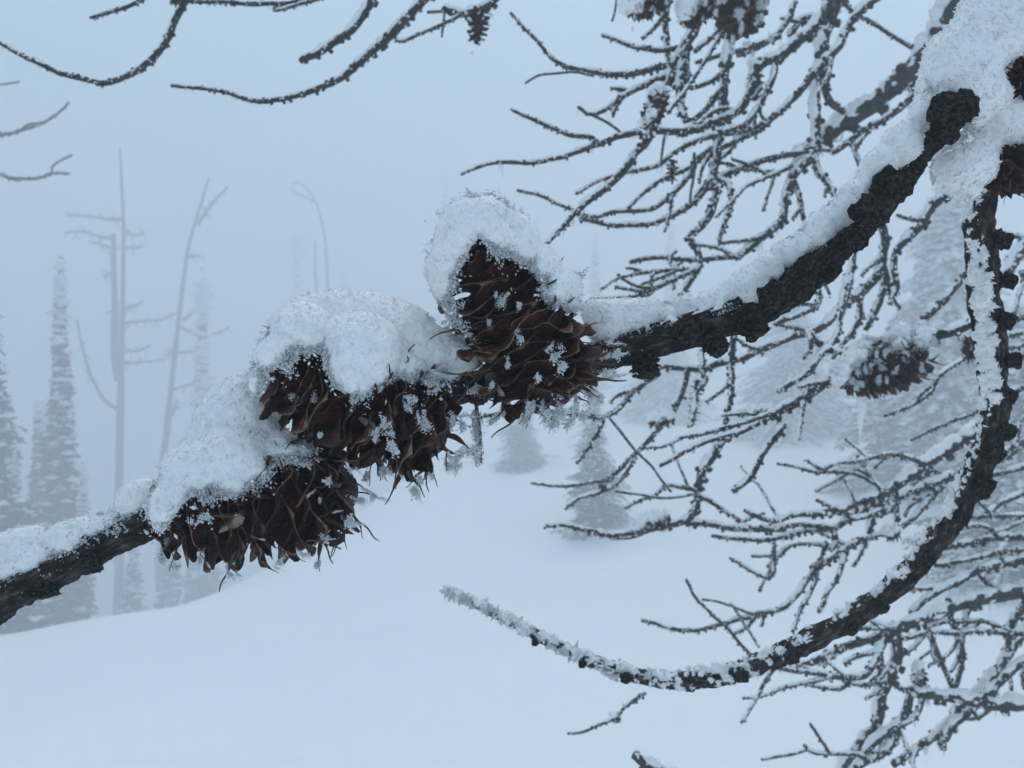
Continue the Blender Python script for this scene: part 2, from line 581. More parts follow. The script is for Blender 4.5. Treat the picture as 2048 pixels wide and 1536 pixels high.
def snow_shape(poly, supports, depth, rmax, step=9.0, thin=24.0, back=True):
    """Balls that fill an outline and lie on the rounded things beneath (supports: px segment, px radius, depth)."""
    poly = [tuple(map(float, q)) for q in poly]
    xs = [q[0] for q in poly]; ys = [q[1] for q in poly]
    gx_, gy_ = np.meshgrid(np.arange(min(xs), max(xs), step), np.arange(min(ys), max(ys), step))
    gx_ = gx_.ravel() + rng.uniform(-3, 3, gx_.size); gy_ = gy_.ravel() + rng.uniform(-3, 3, gy_.size)
    # loose crystals clinging to what lies just outside the edge of the snow
    global FRINGE
    m = 24000
    fx = rng.uniform(min(xs) - 20, max(xs) + 20, m); fy = rng.uniform(min(ys) - 20, max(ys) + 40, m)
    fd = poly_dist(poly, fx, fy) * np.where(poly_inside(poly, fx, fy), -.6, 1)
    clump = vnoise(np.stack([fx, fy, np.zeros(m)], 1), .06, 9)
    kf = (fd > -16) & (rng.random(m) < np.exp(-np.clip(fd, 0, None) / (5.5 + 5 * clump)))
    FRINGE = []
    for x, y in zip(fx[kf], fy[kf]):
        best = None
        for (a, b_, Rp, d0, d1) in supports:
            dd, t_ = seg_dist(x, y, a, b_)
            if dd < Rp * 1.08:
                dep = d0 + (d1 - d0) * t_
                z = dep - math.sqrt((Rp * 1.08) ** 2 - dd * dd) * dep / FPX
                best = z if best is None else min(best, z)
        if best is not None:
            FRINGE.append(P(x, y, best + rng.normal() * .0004))
    FRINGE = np.array(FRINGE).reshape(-1, 3)
    k = poly_inside(poly, gx_, gy_)
    gx_, gy_ = gx_[k], gy_[k]
    dist = poly_dist(poly, gx_, gy_)
    q2 = np.stack([gx_, gy_, np.zeros(len(gx_))], 1)
    dist = dist + 9 * vnoise(q2, .028, 5) + 7 * vnoise(q2, .075, 6) - 1      # ragged, crumbling edges
    ok = dist > 1.0
    gx_, gy_, dist = gx_[ok], gy_[ok], dist[ok]
    fwd = np.zeros(len(gx_)); D = np.full(len(gx_), depth); on = np.zeros(len(gx_))
    for (a, b_, Rp, d0, d1) in supports:
        dd, t_ = seg_dist(gx_, gy_, a, b_)
        dep = d0 + (d1 - d0) * t_
        f = np.sqrt(np.clip(Rp * Rp - dd * dd, 0, None))
        use = (dep - f * dep / FPX) < (D - fwd * D / FPX)
        near = dd < Rp
        use &= near
        fwd = np.where(use, f, fwd); D = np.where(use, dep, D); on = np.maximum(on, np.where(near, 1 - dd / Rp, 0))
    r = np.minimum(dist, rmax)
    lim = thin + (rmax - thin) * np.clip(1 - on * 2.5, 0, 1)
    r = np.minimum(r, lim)
    r = np.maximum(r, 3.0)
    C, Rr = [], []
    for x, y, d, f, q in zip(gx_, gy_, D, fwd, r):
        m = d / FPX
        C.append(P(x, y, d - f * m)); Rr.append(q * m)
        if back and f > 5:
            C.append(P(x, y, d)); Rr.append(q * m)
            C.append(P(x, y, d + f * m)); Rr.append(q * m)
    return np.array(C), np.array(Rr)


def snow_object(name, C, Rr, h, seed, ngr, gsize=0.00011, icy=0.12, noise=None, label=None, group=None, cat='snow'):
    kw = {} if noise is None else {'noise': noise}
    V, Q = blob(C, Rr, h, seed=seed, **kw)
    g = Geo()
    org = V.mean(0)
    g.add(V, Q, 0)
    r = np.random.default_rng(seed)
    fi = r.integers(0, len(Q), ngr)
    pos = V[Q[fi]].mean(1) + r.normal(scale=h * 0.5, size=(ngr, 3))
    sz = gsize * np.exp(r.normal(scale=0.45, size=ngr))
    ic = r.random(ngr) < icy * 0
    thin_ = np.flatnonzero(Rr < np.median(Rr) * .55)     # the icy fringe where the snow runs out
    if len(thin_):
        k_ = thin_[r.integers(0, len(thin_), ngr // 3)]
        pos = np.concatenate([pos, C[k_] + r.normal(size=(len(k_), 3)) * Rr[k_][:, None] * .75])
        sz = np.concatenate([sz, gsize * 1.9 * np.exp(r.normal(scale=.4, size=len(k_)))])
        ic = np.concatenate([ic, r.random(len(k_)) < .4])
    global FRINGE
    if len(FRINGE):
        pos = np.concatenate([pos, FRINGE])
        sz = np.concatenate([sz, .00014 * np.exp(r.normal(scale=.4, size=len(FRINGE)))])
        ic = np.concatenate([ic, r.random(len(FRINGE)) < .65])
        FRINGE = np.zeros((0, 3))
    for mi, sel in ((0, ~ic), (1, ic)):
        if sel.any():
            vv, ff = grains(pos[sel], sz[sel] * (1.4 if mi else 1.0), r)
            g.add(vv, ff, mi)
    me = g.mesh(name, [M_SNOW, M_ICE], True, org)
    # crystals are faceted, the body of the snow is smooth
    o = link(name, me, loc=org)
    tag(o, label, cat, group)
    return o


# ------------------------------------------------------------------ spur shoots, frost
def spur_mesh(name, seed, m):
    r = np.random.default_rng(seed)
    prof = [(0.9, -0.35), (1.0, 0.0), (0.86, 0.22), (0.98, 0.36), (0.84, 0.52), (0.98, 0.68), (0.88, 0.85), (0.93, 1.0), (0.72, 1.15), (0.42, 1.22), (0.1, 1.2)]
    k = 18
    pts = catmull(np.array([[a, b_, 0] for a, b_ in prof]), 34)
    th = np.linspace(0, 2 * np.pi, k, endpoint=False)
    V = np.stack([pts[:, 0, None] * np.cos(th), pts[:, 0, None] * np.sin(th), np.repeat(pts[:, 1, None], k, 1)], -1).reshape(-1, 3)
    nz_ = 0.24 * vnoise(V, 2.2, seed) + 0.18 * vnoise(V, 5.5, seed + 1) + 0.10 * vnoise(V, 12, seed + 2)
    V = V * (1 + nz_[:, None] * np.array([1, 1, 0.5]))
    F = tube_faces(len(pts), k)
    cap = np.arange(k)[None] + (len(pts) - 1) * k
    return mesh_np(name, V, [F, cap], m)


SPURS = [spur_mesh('spur', 31 + i, M_SPUR) for i in range(4)]
SPURS2 = [spur_mesh('spur', 41 + i, M_SPUR) for i in range(4)]


def frost_mesh(name, seed, n=150, spread=1.0):
    """A feathery clump of clear crystals about one unit across."""
    r = np.random.default_rng(seed)
    pts = [np.zeros(3)]
    for i in range(n - 1):
        q = pts[int(r.integers(max(0, len(pts) - 40), len(pts)))]
        pts.append(q + r.normal(scale=0.085, size=3) * np.array([1.5, 0.8, 0.9]) * spread)
    pts = np.array(pts)
    pts -= pts.mean(0)
    g = Geo()
    v1, f1 = grains(pts[: n // 2], np.full(n // 2, 0.042), r, 3.0)
    v2, f2 = grains(pts[n // 2:], np.full(n - n // 2, 0.040), r, 1.8)
    g.add(v1, f1, 1); g.add(v2[:n // 4 * 6], f2[:n // 4 * 8], 0); g.add(v2[n // 4 * 6:], f2[n // 4 * 8:] - n // 4 * 6, 1)
    return g.mesh(name, [M_SNOW, M_ICE], False)


FROST = [frost_mesh('frost_clump', 60 + i) for i in range(6)]


def orient(z_axis, x_hint=(0, 0, 1), roll=0.0):
    z = Vector(z_axis).normalized()
    x = Vector(x_hint)
    x = (x - z * x.dot(z))
    if x.length < 1e-4:
        x = Vector((1, 0, 0)) - z * z.x
    x.normalize()
    y = z.cross(x)
    m = Matrix((x, y, z)).transposed()
    return m @ Matrix.Rotation(roll, 3, 'Z')


def put(o, pos, rot3, scale):
    m = rot3.to_4x4()
    s = Matrix.Diagonal((*(scale if hasattr(scale, '__len__') else (scale,) * 3), 1))
    o.matrix_local = Matrix.Translation(Vector(pos)) @ m @ s


# ------------------------------------------------------------------ near branches
def near_branch(name, pts, material, k, seed, label, rough=1.0, step=0.0005):
    pts = np.array(pts, dtype=float)
    C4 = np.concatenate([np.array([P(a, b_, d) for a, b_, r_, d in pts]), (pts[:, 2] * pts[:, 3] / FPX)[:, None]], 1)
    L = np.linalg.norm(np.diff(C4[:, :3], axis=0), axis=1).sum()
    n = int(L / step)
    C4 = catmull(C4, n)
    C, rad = C4[:, :3], C4[:, 3]

    def disp(th, s):
        shp = th.shape
        q = np.stack([np.cos(th), np.sin(th), np.zeros_like(th)], -1).reshape(-1, 3)
        ss = s.reshape(-1)
        twist = ss * 25
        c, s_ = np.cos(twist), np.sin(twist)
        q = np.stack([q[:, 0] * c - q[:, 1] * s_, q[:, 0] * s_ + q[:, 1] * c, np.zeros(len(q))], 1)
        def at(fa, fs, sd):
            p = q * fa
            p[:, 2] = ss * fs
            return vnoise(p, 1.0, sd)
        big = at(1.6, 130, seed)
        ridge = 1 - np.abs(at(5.5, 80, seed + 1))
        flake = at(9, 220, seed + 2)
        fine = at(18, 1300, seed + 3)
        f = 1 + rough * (0.13 * big + 0.30 * (ridge - 0.6) + 0.13 * np.sign(flake) * np.abs(flake) ** 0.5 + 0.05 * fine)
        return f.reshape(shp)
    V, F = tube(C, rad, k, disp)
    org = C[len(C) // 2]
    o = link(name, mesh_np(name, V - org, F, material, uv=TUBE_UV), loc=org)
    tag(o, label, 'branch')
    return o, C, rad


MAIN = [(-110, 1255, 48, .212), (0, 1185, 46, .212), (80, 1143, 42, .212), (150, 1110, 39, .212), (230, 1068, 36, .212), (300, 1040, 33, .212), (420, 985, 31, .213),
        (560, 912, 30, .214), (700, 850, 30, .214), (820, 803, 29, .214), (900, 780, 28, .214), (980, 768, 28, .214), (1080, 752, 30, .214), (1180, 722, 34, .214),
        (1250, 697, 37, .214), (1330, 675, 38, .214), (1420, 648, 38, .215), (1500, 622, 38, .216), (1560, 588, 38, .217), (1620, 538, 40, .218), (1680, 480, 40, .219),
        (1740, 422, 36, .220), (1790, 360, 33, .221), (1840, 298, 33, .222), (1890, 235, 40, .223), (1940, 150, 50, .224), (2000, 50, 56, .225), (2090, -60, 60, .226)]
MAIN = [(a, b_, q * (.86 if a > 1150 else 1), d) for a, b_, q, d in MAIN]
main_branch, MC, MR = near_branch('larch_branch', MAIN, M_BARK, 56, 11, 'thick dark flaky branch crossing the picture that carries the three big cones')
ORG = np.array(main_branch.location)
rr = np.random.default_rng(5)


def spur(parent, org, px, py, d, rpx, dirv, meshes, seed):
    o = link('spur', meshes[seed % len(meshes)], parent)
    s = rpx * d / FPX
    put(o, P(px, py, d) - org, orient(dirv, (rr.normal(), rr.normal(), rr.normal())), (s, s, s * 1.0))
    return o


for i, (px, py, d, rp, dv_) in enumerate([
        (88, 1165, .209, 24, (0.25, -0.35, -1)), (185, 1118, .206, 21, (0.3, -0.8, -0.9)), (283, 1066, .208, 17, (0.3, -0.4, -1)),
        (955, 782, .211, 20, (0, -0.25, -1)), (1120, 752, .206, 20, (0, -1, -.3)), (1290, 722, .212, 27, (0, -0.3, -1)), (1372, 660, .204, 30, (0.1, -1, -0.25)), (1425, 680, .210, 25, (0.5, -0.45, -1)),
        (1500, 645, .211, 27, (0.4, -0.35, -1)), (1540, 592, .205, 28, (0.2, -1, 0)), (1592, 570, .207, 29, (0.5, -1, -0.7)), (1648, 535, .214, 24, (0.8, -0.3, -0.7)),
        (1612, 536, .206, 22, (-.2, -1, .2)), (1730, 430, .207, 34, (0.3, -1, 0.2)), (1700, 478, .211, 27, (.2, -1, -.2)), (1778, 372, .211, 33, (0.2, -1, -0.2)), (1822, 332, .218, 20, (0.9, -0.4, -0.5)),
        (1893, 232, .209, 33, (-0.55, -.8, 0.35)), (1912, 222, .213, 30, (.5, -.8, .3)), (1885, 262, .210, 24, (.1, -1, -.5))]):
    spur(main_branch, ORG, px, py, d, rp, dv_, SPURS, i)

# the second branch, bending down from the fork and out to the left
SECOND = [(1985, 330, 30, .252), (1966, 410, 30, .254), (1968, 500, 31, .257), (1976, 600, 32, .260), (1988, 720, 31, .264), (1994, 830, 30, .268), (1968, 925, 29, .274), (1925, 1005, 27, .28),
          (1868, 1085, 25, .287), (1790, 1172, 25, .294), (1695, 1240, 24, .302), (1600, 1292, 24, .31), (1500, 1334, 22, .32), (1420, 1355, 20, .326), (1340, 1362, 18, .334), (1250, 1345, 15, .342),
          (1150, 1308, 12.5, .35), (1050, 1258, 11, .358), (960, 1212, 9, .365), (892, 1182, 7, .37)]
SECOND = [(a - (6 if b_ < 950 else 0), b_, q * .82, d) for a, b_, q, d in SECOND]
second_branch, C2, R2 = near_branch('larch_branch', SECOND, M_BARK2, 40, 23, 'brown branch curving down from the snowy fork and sweeping left to a frosted tip', 1.2, 0.0007)
ORG2 = np.array(second_branch.location)
for i, (px, py, rp, dv_) in enumerate([(1996, 480, 20, (1, -.3, -.2)), (2010, 560, 16, (1, -.3, -.3)), (2004, 640, 18, (1, -.4, -.3)), (2018, 720, 17, (1, -.3, 0)), (2010, 790, 17, (1, -.4, -.3)),
                                       (2005, 860, 18, (1, -.4, -.6)), (1975, 905, 22, (0.3, -1, 0)), (1955, 970, 22, (1, -.4, -.6)), (1920, 1035, 14, (1, -.4, -.6)), (1848, 1118, 15, (0.9, -.5, -.8)),
                                       (1818, 1150, 12, (0.8, -.5, -.8)), (1758, 1206, 15, (0.3, -.9, -.9)), (1700, 1255, 12, (0.2, -.8, -.8)), (1580, 1310, 14, (0.2, -.9, -.9)), (1484, 1348, 13, (0, -.6, -1)), (1380, 1370, 10, (0, -.6, -1)),
                                       (1250, 1352, 11, (0, -.8, -1)), (1070, 1282, 7, (0, -.8, -1)), (1165, 1325, 8, (0, -.8, -1))]):
    j = np.argmin([abs(q[0] - px) + abs(q[1] - py) for q in SECOND])
    spur(second_branch, ORG2, px, py, SECOND[j][3] - .004, rp, dv_, SPURS2, i)

# ------------------------------------------------------------------ cones
def scale_mesh(name, seed, nu=11, nv_=10):
    r = np.random.default_rng(seed)
    uu = np.linspace(-1, 1, nu); vv = np.linspace(0, 1, nv_)
    U_, V_ = np.meshgrid(uu, vv, indexing='ij')
    wd = np.interp(V_, [0, .2, .45, .68, .88, 1.0], [.20, .38, .52, .56, .50, .36])
    X = U_ * wd * (1 + 0.05 * r.normal())
    Y = V_ - 0.20 * (np.abs(U_) ** 2.4) * V_ ** 2
    Y = Y + 0.035 * np.sin(U_ * 3.1 * (1.4 + r.random()) + r.random() * 6) * V_ ** 3
    cup = 0.75 + 0.4 * r.random()
    Z = cup * X ** 2 * 1.0 - (0.05 + 0.22 * r.random()) * np.clip(V_ - 0.55, 0, 1) ** 2 * 2.2 + 0.10 * np.sin(V_ * 2.6)
    wav = 0.055 * np.sin(U_ * 4.0 + r.random() * 6 + V_ * 3) * np.clip(V_ - 0.35, 0, 1) * 1.8
    tilt = 0.10 * r.normal() * U_ * V_
    Z = Z + wav + tilt - (0.10 + 0.12 * r.random()) * np.clip(V_ - 0.78, 0, 1) * 2.0
    rim = np.maximum(np.abs(U_) ** 3 * np.clip(V_ * 2.2 - 0.4, 0, 1), V_ ** 6)
    th = 0.022
    n1 = nu * nv_
    Vt = np.concatenate([np.stack([X, Y, Z + th * (1 - 0.75 * rim)], -1).reshape(-1, 3), np.stack([X, Y, Z - th * (1 - 0.75 * rim)], -1).reshape(-1, 3)])
    i = np.arange(n1).reshape(nu, nv_)
    top = np.stack([i[:-1, :-1], i[1:, :-1], i[1:, 1:], i[:-1, 1:]], -1).reshape(-1, 4)
    bot = top[:, ::-1] + n1
    ring = np.concatenate([i[:-1, 0], i[-1, :-1], i[::-1, -1][:-1], i[0, ::-1][:-1]])
    r2 = np.roll(ring, -1)
    side = np.stack([r2, ring, ring + n1, r2 + n1], 1)
    uv = np.stack([V_.ravel(), rim.ravel()], 1)
    return mesh_np(name, Vt, [top, bot, side], M_SCALE, uv=np.concatenate([uv, uv]))


SCALES = [scale_mesh('scale', 100 + i) for i in range(9)]
SCALES_FAR = [scale_mesh('scale', 130 + i, 5, 5) for i in range(4)]


def bract_mesh(name, seed):
    r = np.random.default_rng(seed)
    n = 14
    s = np.linspace(0, 1, n)
    bend = r.normal(scale=0.35); hook = r.uniform(-0.5, 0.6)
    C = np.stack([0.10 * np.sin(s * 3 + r.random() * 6) + bend * s ** 2 * 0.4, s, hook * s ** 3 * 0.5 + 0.03 * np.sin(s * 9)], -1)
    rad = np.interp(s, [0, .25, .5, .62, 1], [.055, .075, .06, .026, .012])
    T, N, B = frames(C)
    k = 6
    th = np.linspace(0, 2 * np.pi, k, endpoint=False)
    flat = np.interp(s, [0, .5, .65, 1], [.3, .3, .9, 1.0])[:, None, None]
    V = C[:, None] + rad[:, None, None] * (np.cos(th)[None, :, None] * N[:, None] * 1.0 + flat * np.sin(th)[None, :, None] * B[:, None])
    return mesh_np(name, V.reshape(-1, 3), [tube_faces(n, k), np.arange(k)[None, ::-1], np.arange(k)[None] + (n - 1) * k], M_BRACT)


BRACTS = [bract_mesh('bract', 200 + i) for i in range(8)]


def wing_mesh(name, seed):
    r = np.random.default_rng(seed)
    pts = np.array([(0, 0), (.16, .1), (.22, .35), (.14, .62), (.17, .8), (.02, 1), (-.05, .75), (-.13, .6), (-.10, .4), (-.18, .2)])
    pts = pts * (1 + 0.15 * r.normal(size=pts.shape))
    z = 0.12 * np.sin(pts[:, 1] * 5 + seed)
    n = len(pts)
    V = np.concatenate([np.c_[pts, z + .015], np.c_[pts, z - .015], [[0.02, .45, .06]], [[.02, .45, .03]]])
    a = np.arange(n); b_ = np.roll(a, -1)
    return mesh_np(name, V, [np.stack([a, b_, np.full(n, 2 * n)], 1), np.stack([b_ + n, a + n, np.full(n, 2 * n + 1)], 1), np.stack([b_, a, a + n, b_ + n], 1)], M_WING)


WINGS = [wing_mesh('seed_wing', 220 + i) for i in range(3)]


def cone(base, apex, Rpx, nsc, seed, label, group=None, nbr=40, meshes=None, wings=0, prof=None, open_=(72, 36), wscale=0.92, loc_frost=(), awns=()):
    r = np.random.default_rng(seed)
    meshes = meshes or SCALES
    A, B_ = P(*base), P(*apex)
    ax = B_ - A
    L = np.linalg.norm(ax); ax = ax / L
    dm = (base[2] + apex[2]) / 2
    Rm = Rpx * dm / FPX
    root = link('larch_cone', None, loc=A)
    tag(root, label, 'cone', group)
    e1 = np.cross(ax, [0, 1.0, 0]); e1 /= np.linalg.norm(e1)
    e2 = np.cross(ax, e1)
    prof = prof or ([0, .12, .4, .7, .9, 1.0], [.72, .95, 1.0, .9, .72, .5])
    nC = 20
    s = np.linspace(0.0, .97, nC)
    V, F = tube(np.zeros(3) + ax[None] * (s * L)[:, None], Rm * np.interp(s, [0, .5, 1], [.30, .36, .10]), 10)
    link('core', mesh_np('core', V, F, M_SCALE, uv=np.zeros((len(V), 2))), root)
    for i in range(nsc):
        t_ = (i + 0.5) / nsc
        az = i * 2.39996 + r.normal(scale=0.10)
        er = np.cos(az) * e1 + np.sin(az) * e2
        et = np.cross(ax, er)
        al = R(open_[0] + (open_[1] - open_[0]) * t_ ** 0.8 + r.normal(scale=6))
        y = math.cos(al) * ax + math.sin(al) * er
        z = np.cross(et, y)
        z = -z if z.dot(ax) < 0 else z
        x = np.cross(y, z)
        renv = Rm * np.interp(t_, *prof)
        rc = Rm * 0.18
        ln = min((renv - rc) / math.sin(al), 1.0 * Rm) * (1 + r.normal(scale=0.06))
        rc = renv - ln * math.sin(al)
        pos = ax * (t_ * L * 1.0 - ln * math.cos(al) * 0.75) + er * rc
        wd = (Rm * 0.98 * np.interp(t_, [0, .3, .8, 1], [.9, 1.0, .8, .55])) * wscale * (1 + r.normal(scale=0.09))
        o = link('scale', meshes[int(r.integers(len(meshes)))], root)
        m = Matrix((Vector(x), Vector(y), Vector(z))).transposed()
        put(o, pos, m @ Matrix.Rotation(r.normal(scale=0.14), 3, 'Y'), (wd, ln, wd))
    for i in range(nbr):
        t_ = r.random() ** 2.0 * 0.7
        az = r.random() * 6.283
        er = np.cos(az) * e1 + np.sin(az) * e2
        al = R(95 - 50 * t_ + r.normal(scale=16))
        y = math.cos(al) * ax + math.sin(al) * er
        renv = Rm * np.interp(t_, *prof)
        ln = Rm * (0.42 + 0.30 * r.random())
        pos = ax * (t_ * L * 0.9) + er * renv * (0.58 + 0.2 * r.random())
        o = link('bract', BRACTS[int(r.integers(len(BRACTS)))], root)
        x = np.cross(y, r.normal(size=3)); x /= np.linalg.norm(x)
        z = np.cross(x, y)
        put(o, pos, Matrix((Vector(x), Vector(y), Vector(z))).transposed(), (ln, ln, ln))
        if r.random() < 0.25 and meshes is SCALES:
            f = link('frost_clump', FROST[int(r.integers(len(FROST)))], root)
            put(f, pos + y * ln * (0.8 + 0.15 * r.random()), orient(x, y), Rm * (0.16 + 0.16 * r.random()))
    for i in range(wings):
        t_ = r.uniform(.15, .8)
        az = r.random() * 6.283
        er = np.cos(az) * e1 + np.sin(az) * e2
        if er[1] > -0.4: er = er - 2 * er[1] * np.array([0, 1, 0]) * (1 if er[1] > 0 else 0) + np.array([0, -.6, 0])
        er /= np.linalg.norm(er)
        renv = Rm * np.interp(t_, *prof)
        o = link('seed_wing', WINGS[int(r.integers(len(WINGS)))], root)
        put(o, ax * (t_ * L * .9) + er * renv * 0.93, orient(er, r.normal(size=3)), Rm * (.3 + .25 * r.random()))
    for (x0, y0, x1, y1, d, wd) in awns:
        a, e = P(x0, y0, d), P(x1, y1, d - .001 + .002 * r.random())
        ln = np.linalg.norm(e - a)
        o = link('bract', BRACTS[int(r.integers(len(BRACTS)))], root)
        put(o, a - A, orient(np.cross(e - a, r.normal(size=3)), (e - a)) @ Matrix.Rotation(R(-90), 3, 'Z'), (ln * wd, ln, ln * wd))
        f = link('frost_clump', FROST[int(r.integers(len(FROST)))], root)
        put(f, a + (e - a) * .85 - A, orient(np.cross(e - a, r.normal(size=3)), (e - a)), (ln * .45, ln * .2, ln * .2))
    for (px, py, d, sz) in loc_frost:
        f = link('frost_clump', FROST[int(r.integers(len(FROST)))], root)
        put(f, P(px, py, d) - A, orient(r.normal(size=3)), .8 * sz * d / FPX)
    return root


cone((700, 975, .199), (322, 1040, .190), 122, 88, 1, 'lowest dark brown cone at the left, with hooked bracts and snow piled on it', 'cones on the near branch', 50, wings=3, awns=[(648, 1046, 722, 1048, .188, 1), (690, 978, 768, 998, .19, .9), (690, 960, 742, 985, .19, .9), (612, 1085, 662, 1078, .186, 1.2), (560, 1105, 612, 1108, .184, 1), (460, 1120, 478, 1155, .184, 1.2), (340, 1090, 352, 1138, .186, 1.2), (400, 1105, 420, 1135, .184, 1.2), (520, 1120, 562, 1140, .184, 1), (500, 1075, 530, 1080, .18, 1.4), (590, 1010, 625, 985, .182, 1.1), (640, 1030, 680, 1022, .184, 1)],
     loc_frost=[(650, 1075, .187, 42), (690, 1040, .19, 40), (350, 1135, .186, 28), (460, 1150, .184, 30), (560, 1125, .184, 26), (608, 1110, .185, 28), (400, 1120, .185, 24), (330, 1080, .186, 40), (322, 1115, .187, 36), (312, 1050, .187, 40),
                (720, 1000, .19, 34), (745, 996, .19, 26), (700, 1048, .188, 26), (640, 1000, .184, 18), (425, 1010, .180, 16)])
cone((885, 868, .198), (548, 742, .186), 122, 84, 2, 'middle dark brown cone lying along the branch under a domed snow cap', 'cones on the near branch', 40, wings=1, awns=[(740, 905, 785, 952, .188, 1), (820, 940, 842, 998, .189, 1.2), (870, 832, 940, 832, .19, 1), (690, 915, 720, 945, .187, .9), (880, 900, 930, 905, .19, 1), (790, 930, 805, 958, .187, 1)],
     loc_frost=[(585, 792, .180, 30), (628, 796, .180, 26), (714, 786, .179, 48), (706, 800, .179, 30), (770, 850, .179, 42), (752, 868, .179, 36), (782, 866, .179, 28), (640, 870, .180, 26), (850, 846, .181, 44), (838, 838, .181, 30), (822, 800, .18, 34), (815, 815, .18, 28),
                (905, 840, .19, 56), (925, 850, .19, 40), (915, 920, .19, 54), (940, 905, .19, 34), (900, 935, .19, 40), (830, 985, .189, 46), (840, 960, .189, 34), (862, 950, .19, 34), (700, 940, .186, 22)])
cone((1105, 792, .198), (938, 462, .194), 126, 84, 3, 'upper dark brown cone standing upright on the branch with icy snow over its tip', 'cones on the near branch', 36, wings=1, awns=[(1150, 756, 1252, 750, .19, .9), (1160, 745, 1230, 757, .191, 1), (1165, 650, 1212, 640, .19, 1), (1170, 715, 1248, 708, .19, .8), (1165, 684, 1238, 687, .19, .7), (985, 735, 870, 757, .19, .5), (1066, 795, 1046, 856, .189, .9), (1092, 800, 1114, 850, .189, .9), (1150, 780, 1154, 815, .189, 1.1), (1165, 770, 1200, 785, .19, 1), (980, 690, 915, 697, .192, .6)], open_=(66, 30),
     prof=([0, .12, .4, .7, .9, 1.0], [.75, .98, 1.0, .84, .66, .45]),
     loc_frost=[(1005, 602, .181, 36), (1038, 612, .181, 26), (992, 590, .181, 18), (1040, 676, .180, 28), (1112, 712, .180, 38), (1124, 735, .180, 40), (1100, 696, .180, 24), (1076, 756, .180, 32), (1015, 728, .181, 24), (984, 770, .183, 24), (978, 645, .184, 24),
                (1060, 815, .187, 50), (1090, 830, .188, 56), (1120, 820, .188, 54), (1050, 840, .19, 44), (1150, 810, .188, 50), (1180, 790, .19, 50), (1200, 800, .192, 40), (1140, 845, .19, 44), (1110, 850, .19, 40), (1170, 830, .19, 44), (1205, 638, .19, 22), (1235, 708, .19, 34), (1215, 745, .192, 32), (1230, 748, .192, 24), (1165, 615, .184, 40)])

for (x0, y0, x1, y1) in ((952, 808, 962, 926), (1014, 772, 1016, 828)):
    Cn = catmull(np.array([P(x0, y0, .206), P((x0 + x1) / 2 + 3, (y0 + y1) / 2, .206), P(x1, y1, .206)]), 30)
    V, F = tube(Cn, np.linspace(.0005, .0003, 30), 6)
    nd = link('needle', mesh_np('needle', V - ORG, F, M_BRACT), main_branch)
    rg = np.random.default_rng(77)
    kk = rg.integers(4, 30, 700)
    V, F = grains(Cn[kk] + rg.normal(size=(700, 3)) * np.array([.0007, .0005, .0004]) + np.array([-.0007, 0, 0]), rg.uniform(.0001, .00032, 700), rg, 1.8)
    link('rime', mesh_np('rime', V - ORG, [F], M_ICE, smooth=False), nd)

# ------------------------------------------------------------------ snow on the near branch
def supports_from(path, f=0.92):
    return [((a[0], a[1]), (b_[0], b_[1]), (a[2] + b_[2]) / 2 * f, a[3], b_[3]) for a, b_ in zip(path[:-1], path[1:])]


SUP_MAIN = supports_from(MAIN)
K1 = [((322, 1040), (700, 975), 105, .190, .199)]
K2 = [((548, 742), (885, 868), 106, .186, .198)]
K3 = [((938, 462), (1105, 792), 108, .194, .198)]
GRP = 'snow lying on the near branch and its cones'

POLY_A = [(300, 1012), (318, 965), (345, 920), (370, 885), (395, 850), (412, 795), (450, 762), (490, 745), (525, 735), (548, 790), (562, 850), (592, 880), (625, 900), (605, 922), (570, 928), (545, 937), (533, 960), (500, 975),
          (470, 990), (440, 982), (412, 1003), (392, 985), (370, 985), (352, 1005), (338, 1035), (322, 1060), (308, 1055)]
C, Rr = snow_shape(POLY_A, K1, .197, 75)
snow_object('snow_heap', C, Rr, .00034, 1, 15000, label='sloping heap of snow between the lowest and the middle cone', group=GRP)
POLY_B = [(503, 775), (515, 722), (530, 680), (550, 640), (590, 606), (640, 588), (700, 584), (745, 594), (790, 604), (830, 624), (860, 648), (900, 668), (945, 668), (978, 690), (965, 715), (960, 738), (905, 750), (885, 762),
          (872, 782), (850, 765), (822, 752), (782, 750), (748, 768), (738, 790), (715, 785), (690, 782), (662, 765), (655, 722), (638, 700), (600, 702), (568, 716), (590, 722), (575, 738), (545, 728), (528, 745), (518, 785)]
C, Rr = snow_shape(POLY_B, K2 + SUP_MAIN, .200, 80)
snow_object('snow_mound', C, Rr, .00034, 2, 17000, label='domed snow cap over the middle cone, trailing right along the branch', group=GRP)
POLY_C = [(862, 545), (870, 490), (884, 450), (902, 420), (940, 396), (980, 390), (1020, 410), (1050, 440), (1080, 480), (1110, 510), (1148, 550), (1160, 590), (1168, 625), (1142, 618), (1110, 608), (1090, 592), (1080, 560),
          (1058, 533), (1020, 512), (985, 508), (968, 480), (952, 455), (934, 482), (922, 522), (900, 548), (912, 566), (896, 590), (915, 612), (908, 632), (940, 668), (905, 648), (872, 600)]
C, Rr = snow_shape(POLY_C, K3, .197, 50)
snow_object('snow_mound', C, Rr, .00034, 3, 15000, icy=0.3, label='grainy icy snow cap over the tip of the upper cone', group=GRP)
POLY_D = [(-90, 1085), (0, 1070), (50, 1062), (110, 1060), (165, 1032), (215, 1020), (240, 985), (290, 955), (318, 960), (305, 1015), (270, 1025), (245, 1040), (235, 1062), (222, 1055), (215, 1062), (180, 1075), (150, 1095), (110, 1113), (60, 1135), (30, 1158), (0, 1168), (-90, 1215)]
C, Rr = snow_shape(POLY_D, SUP_MAIN, .212, 40)
snow_object('snow_ridge', C, Rr, .00034, 4, 10000, label='snow ridge along the branch to the left of the cones', group=GRP)
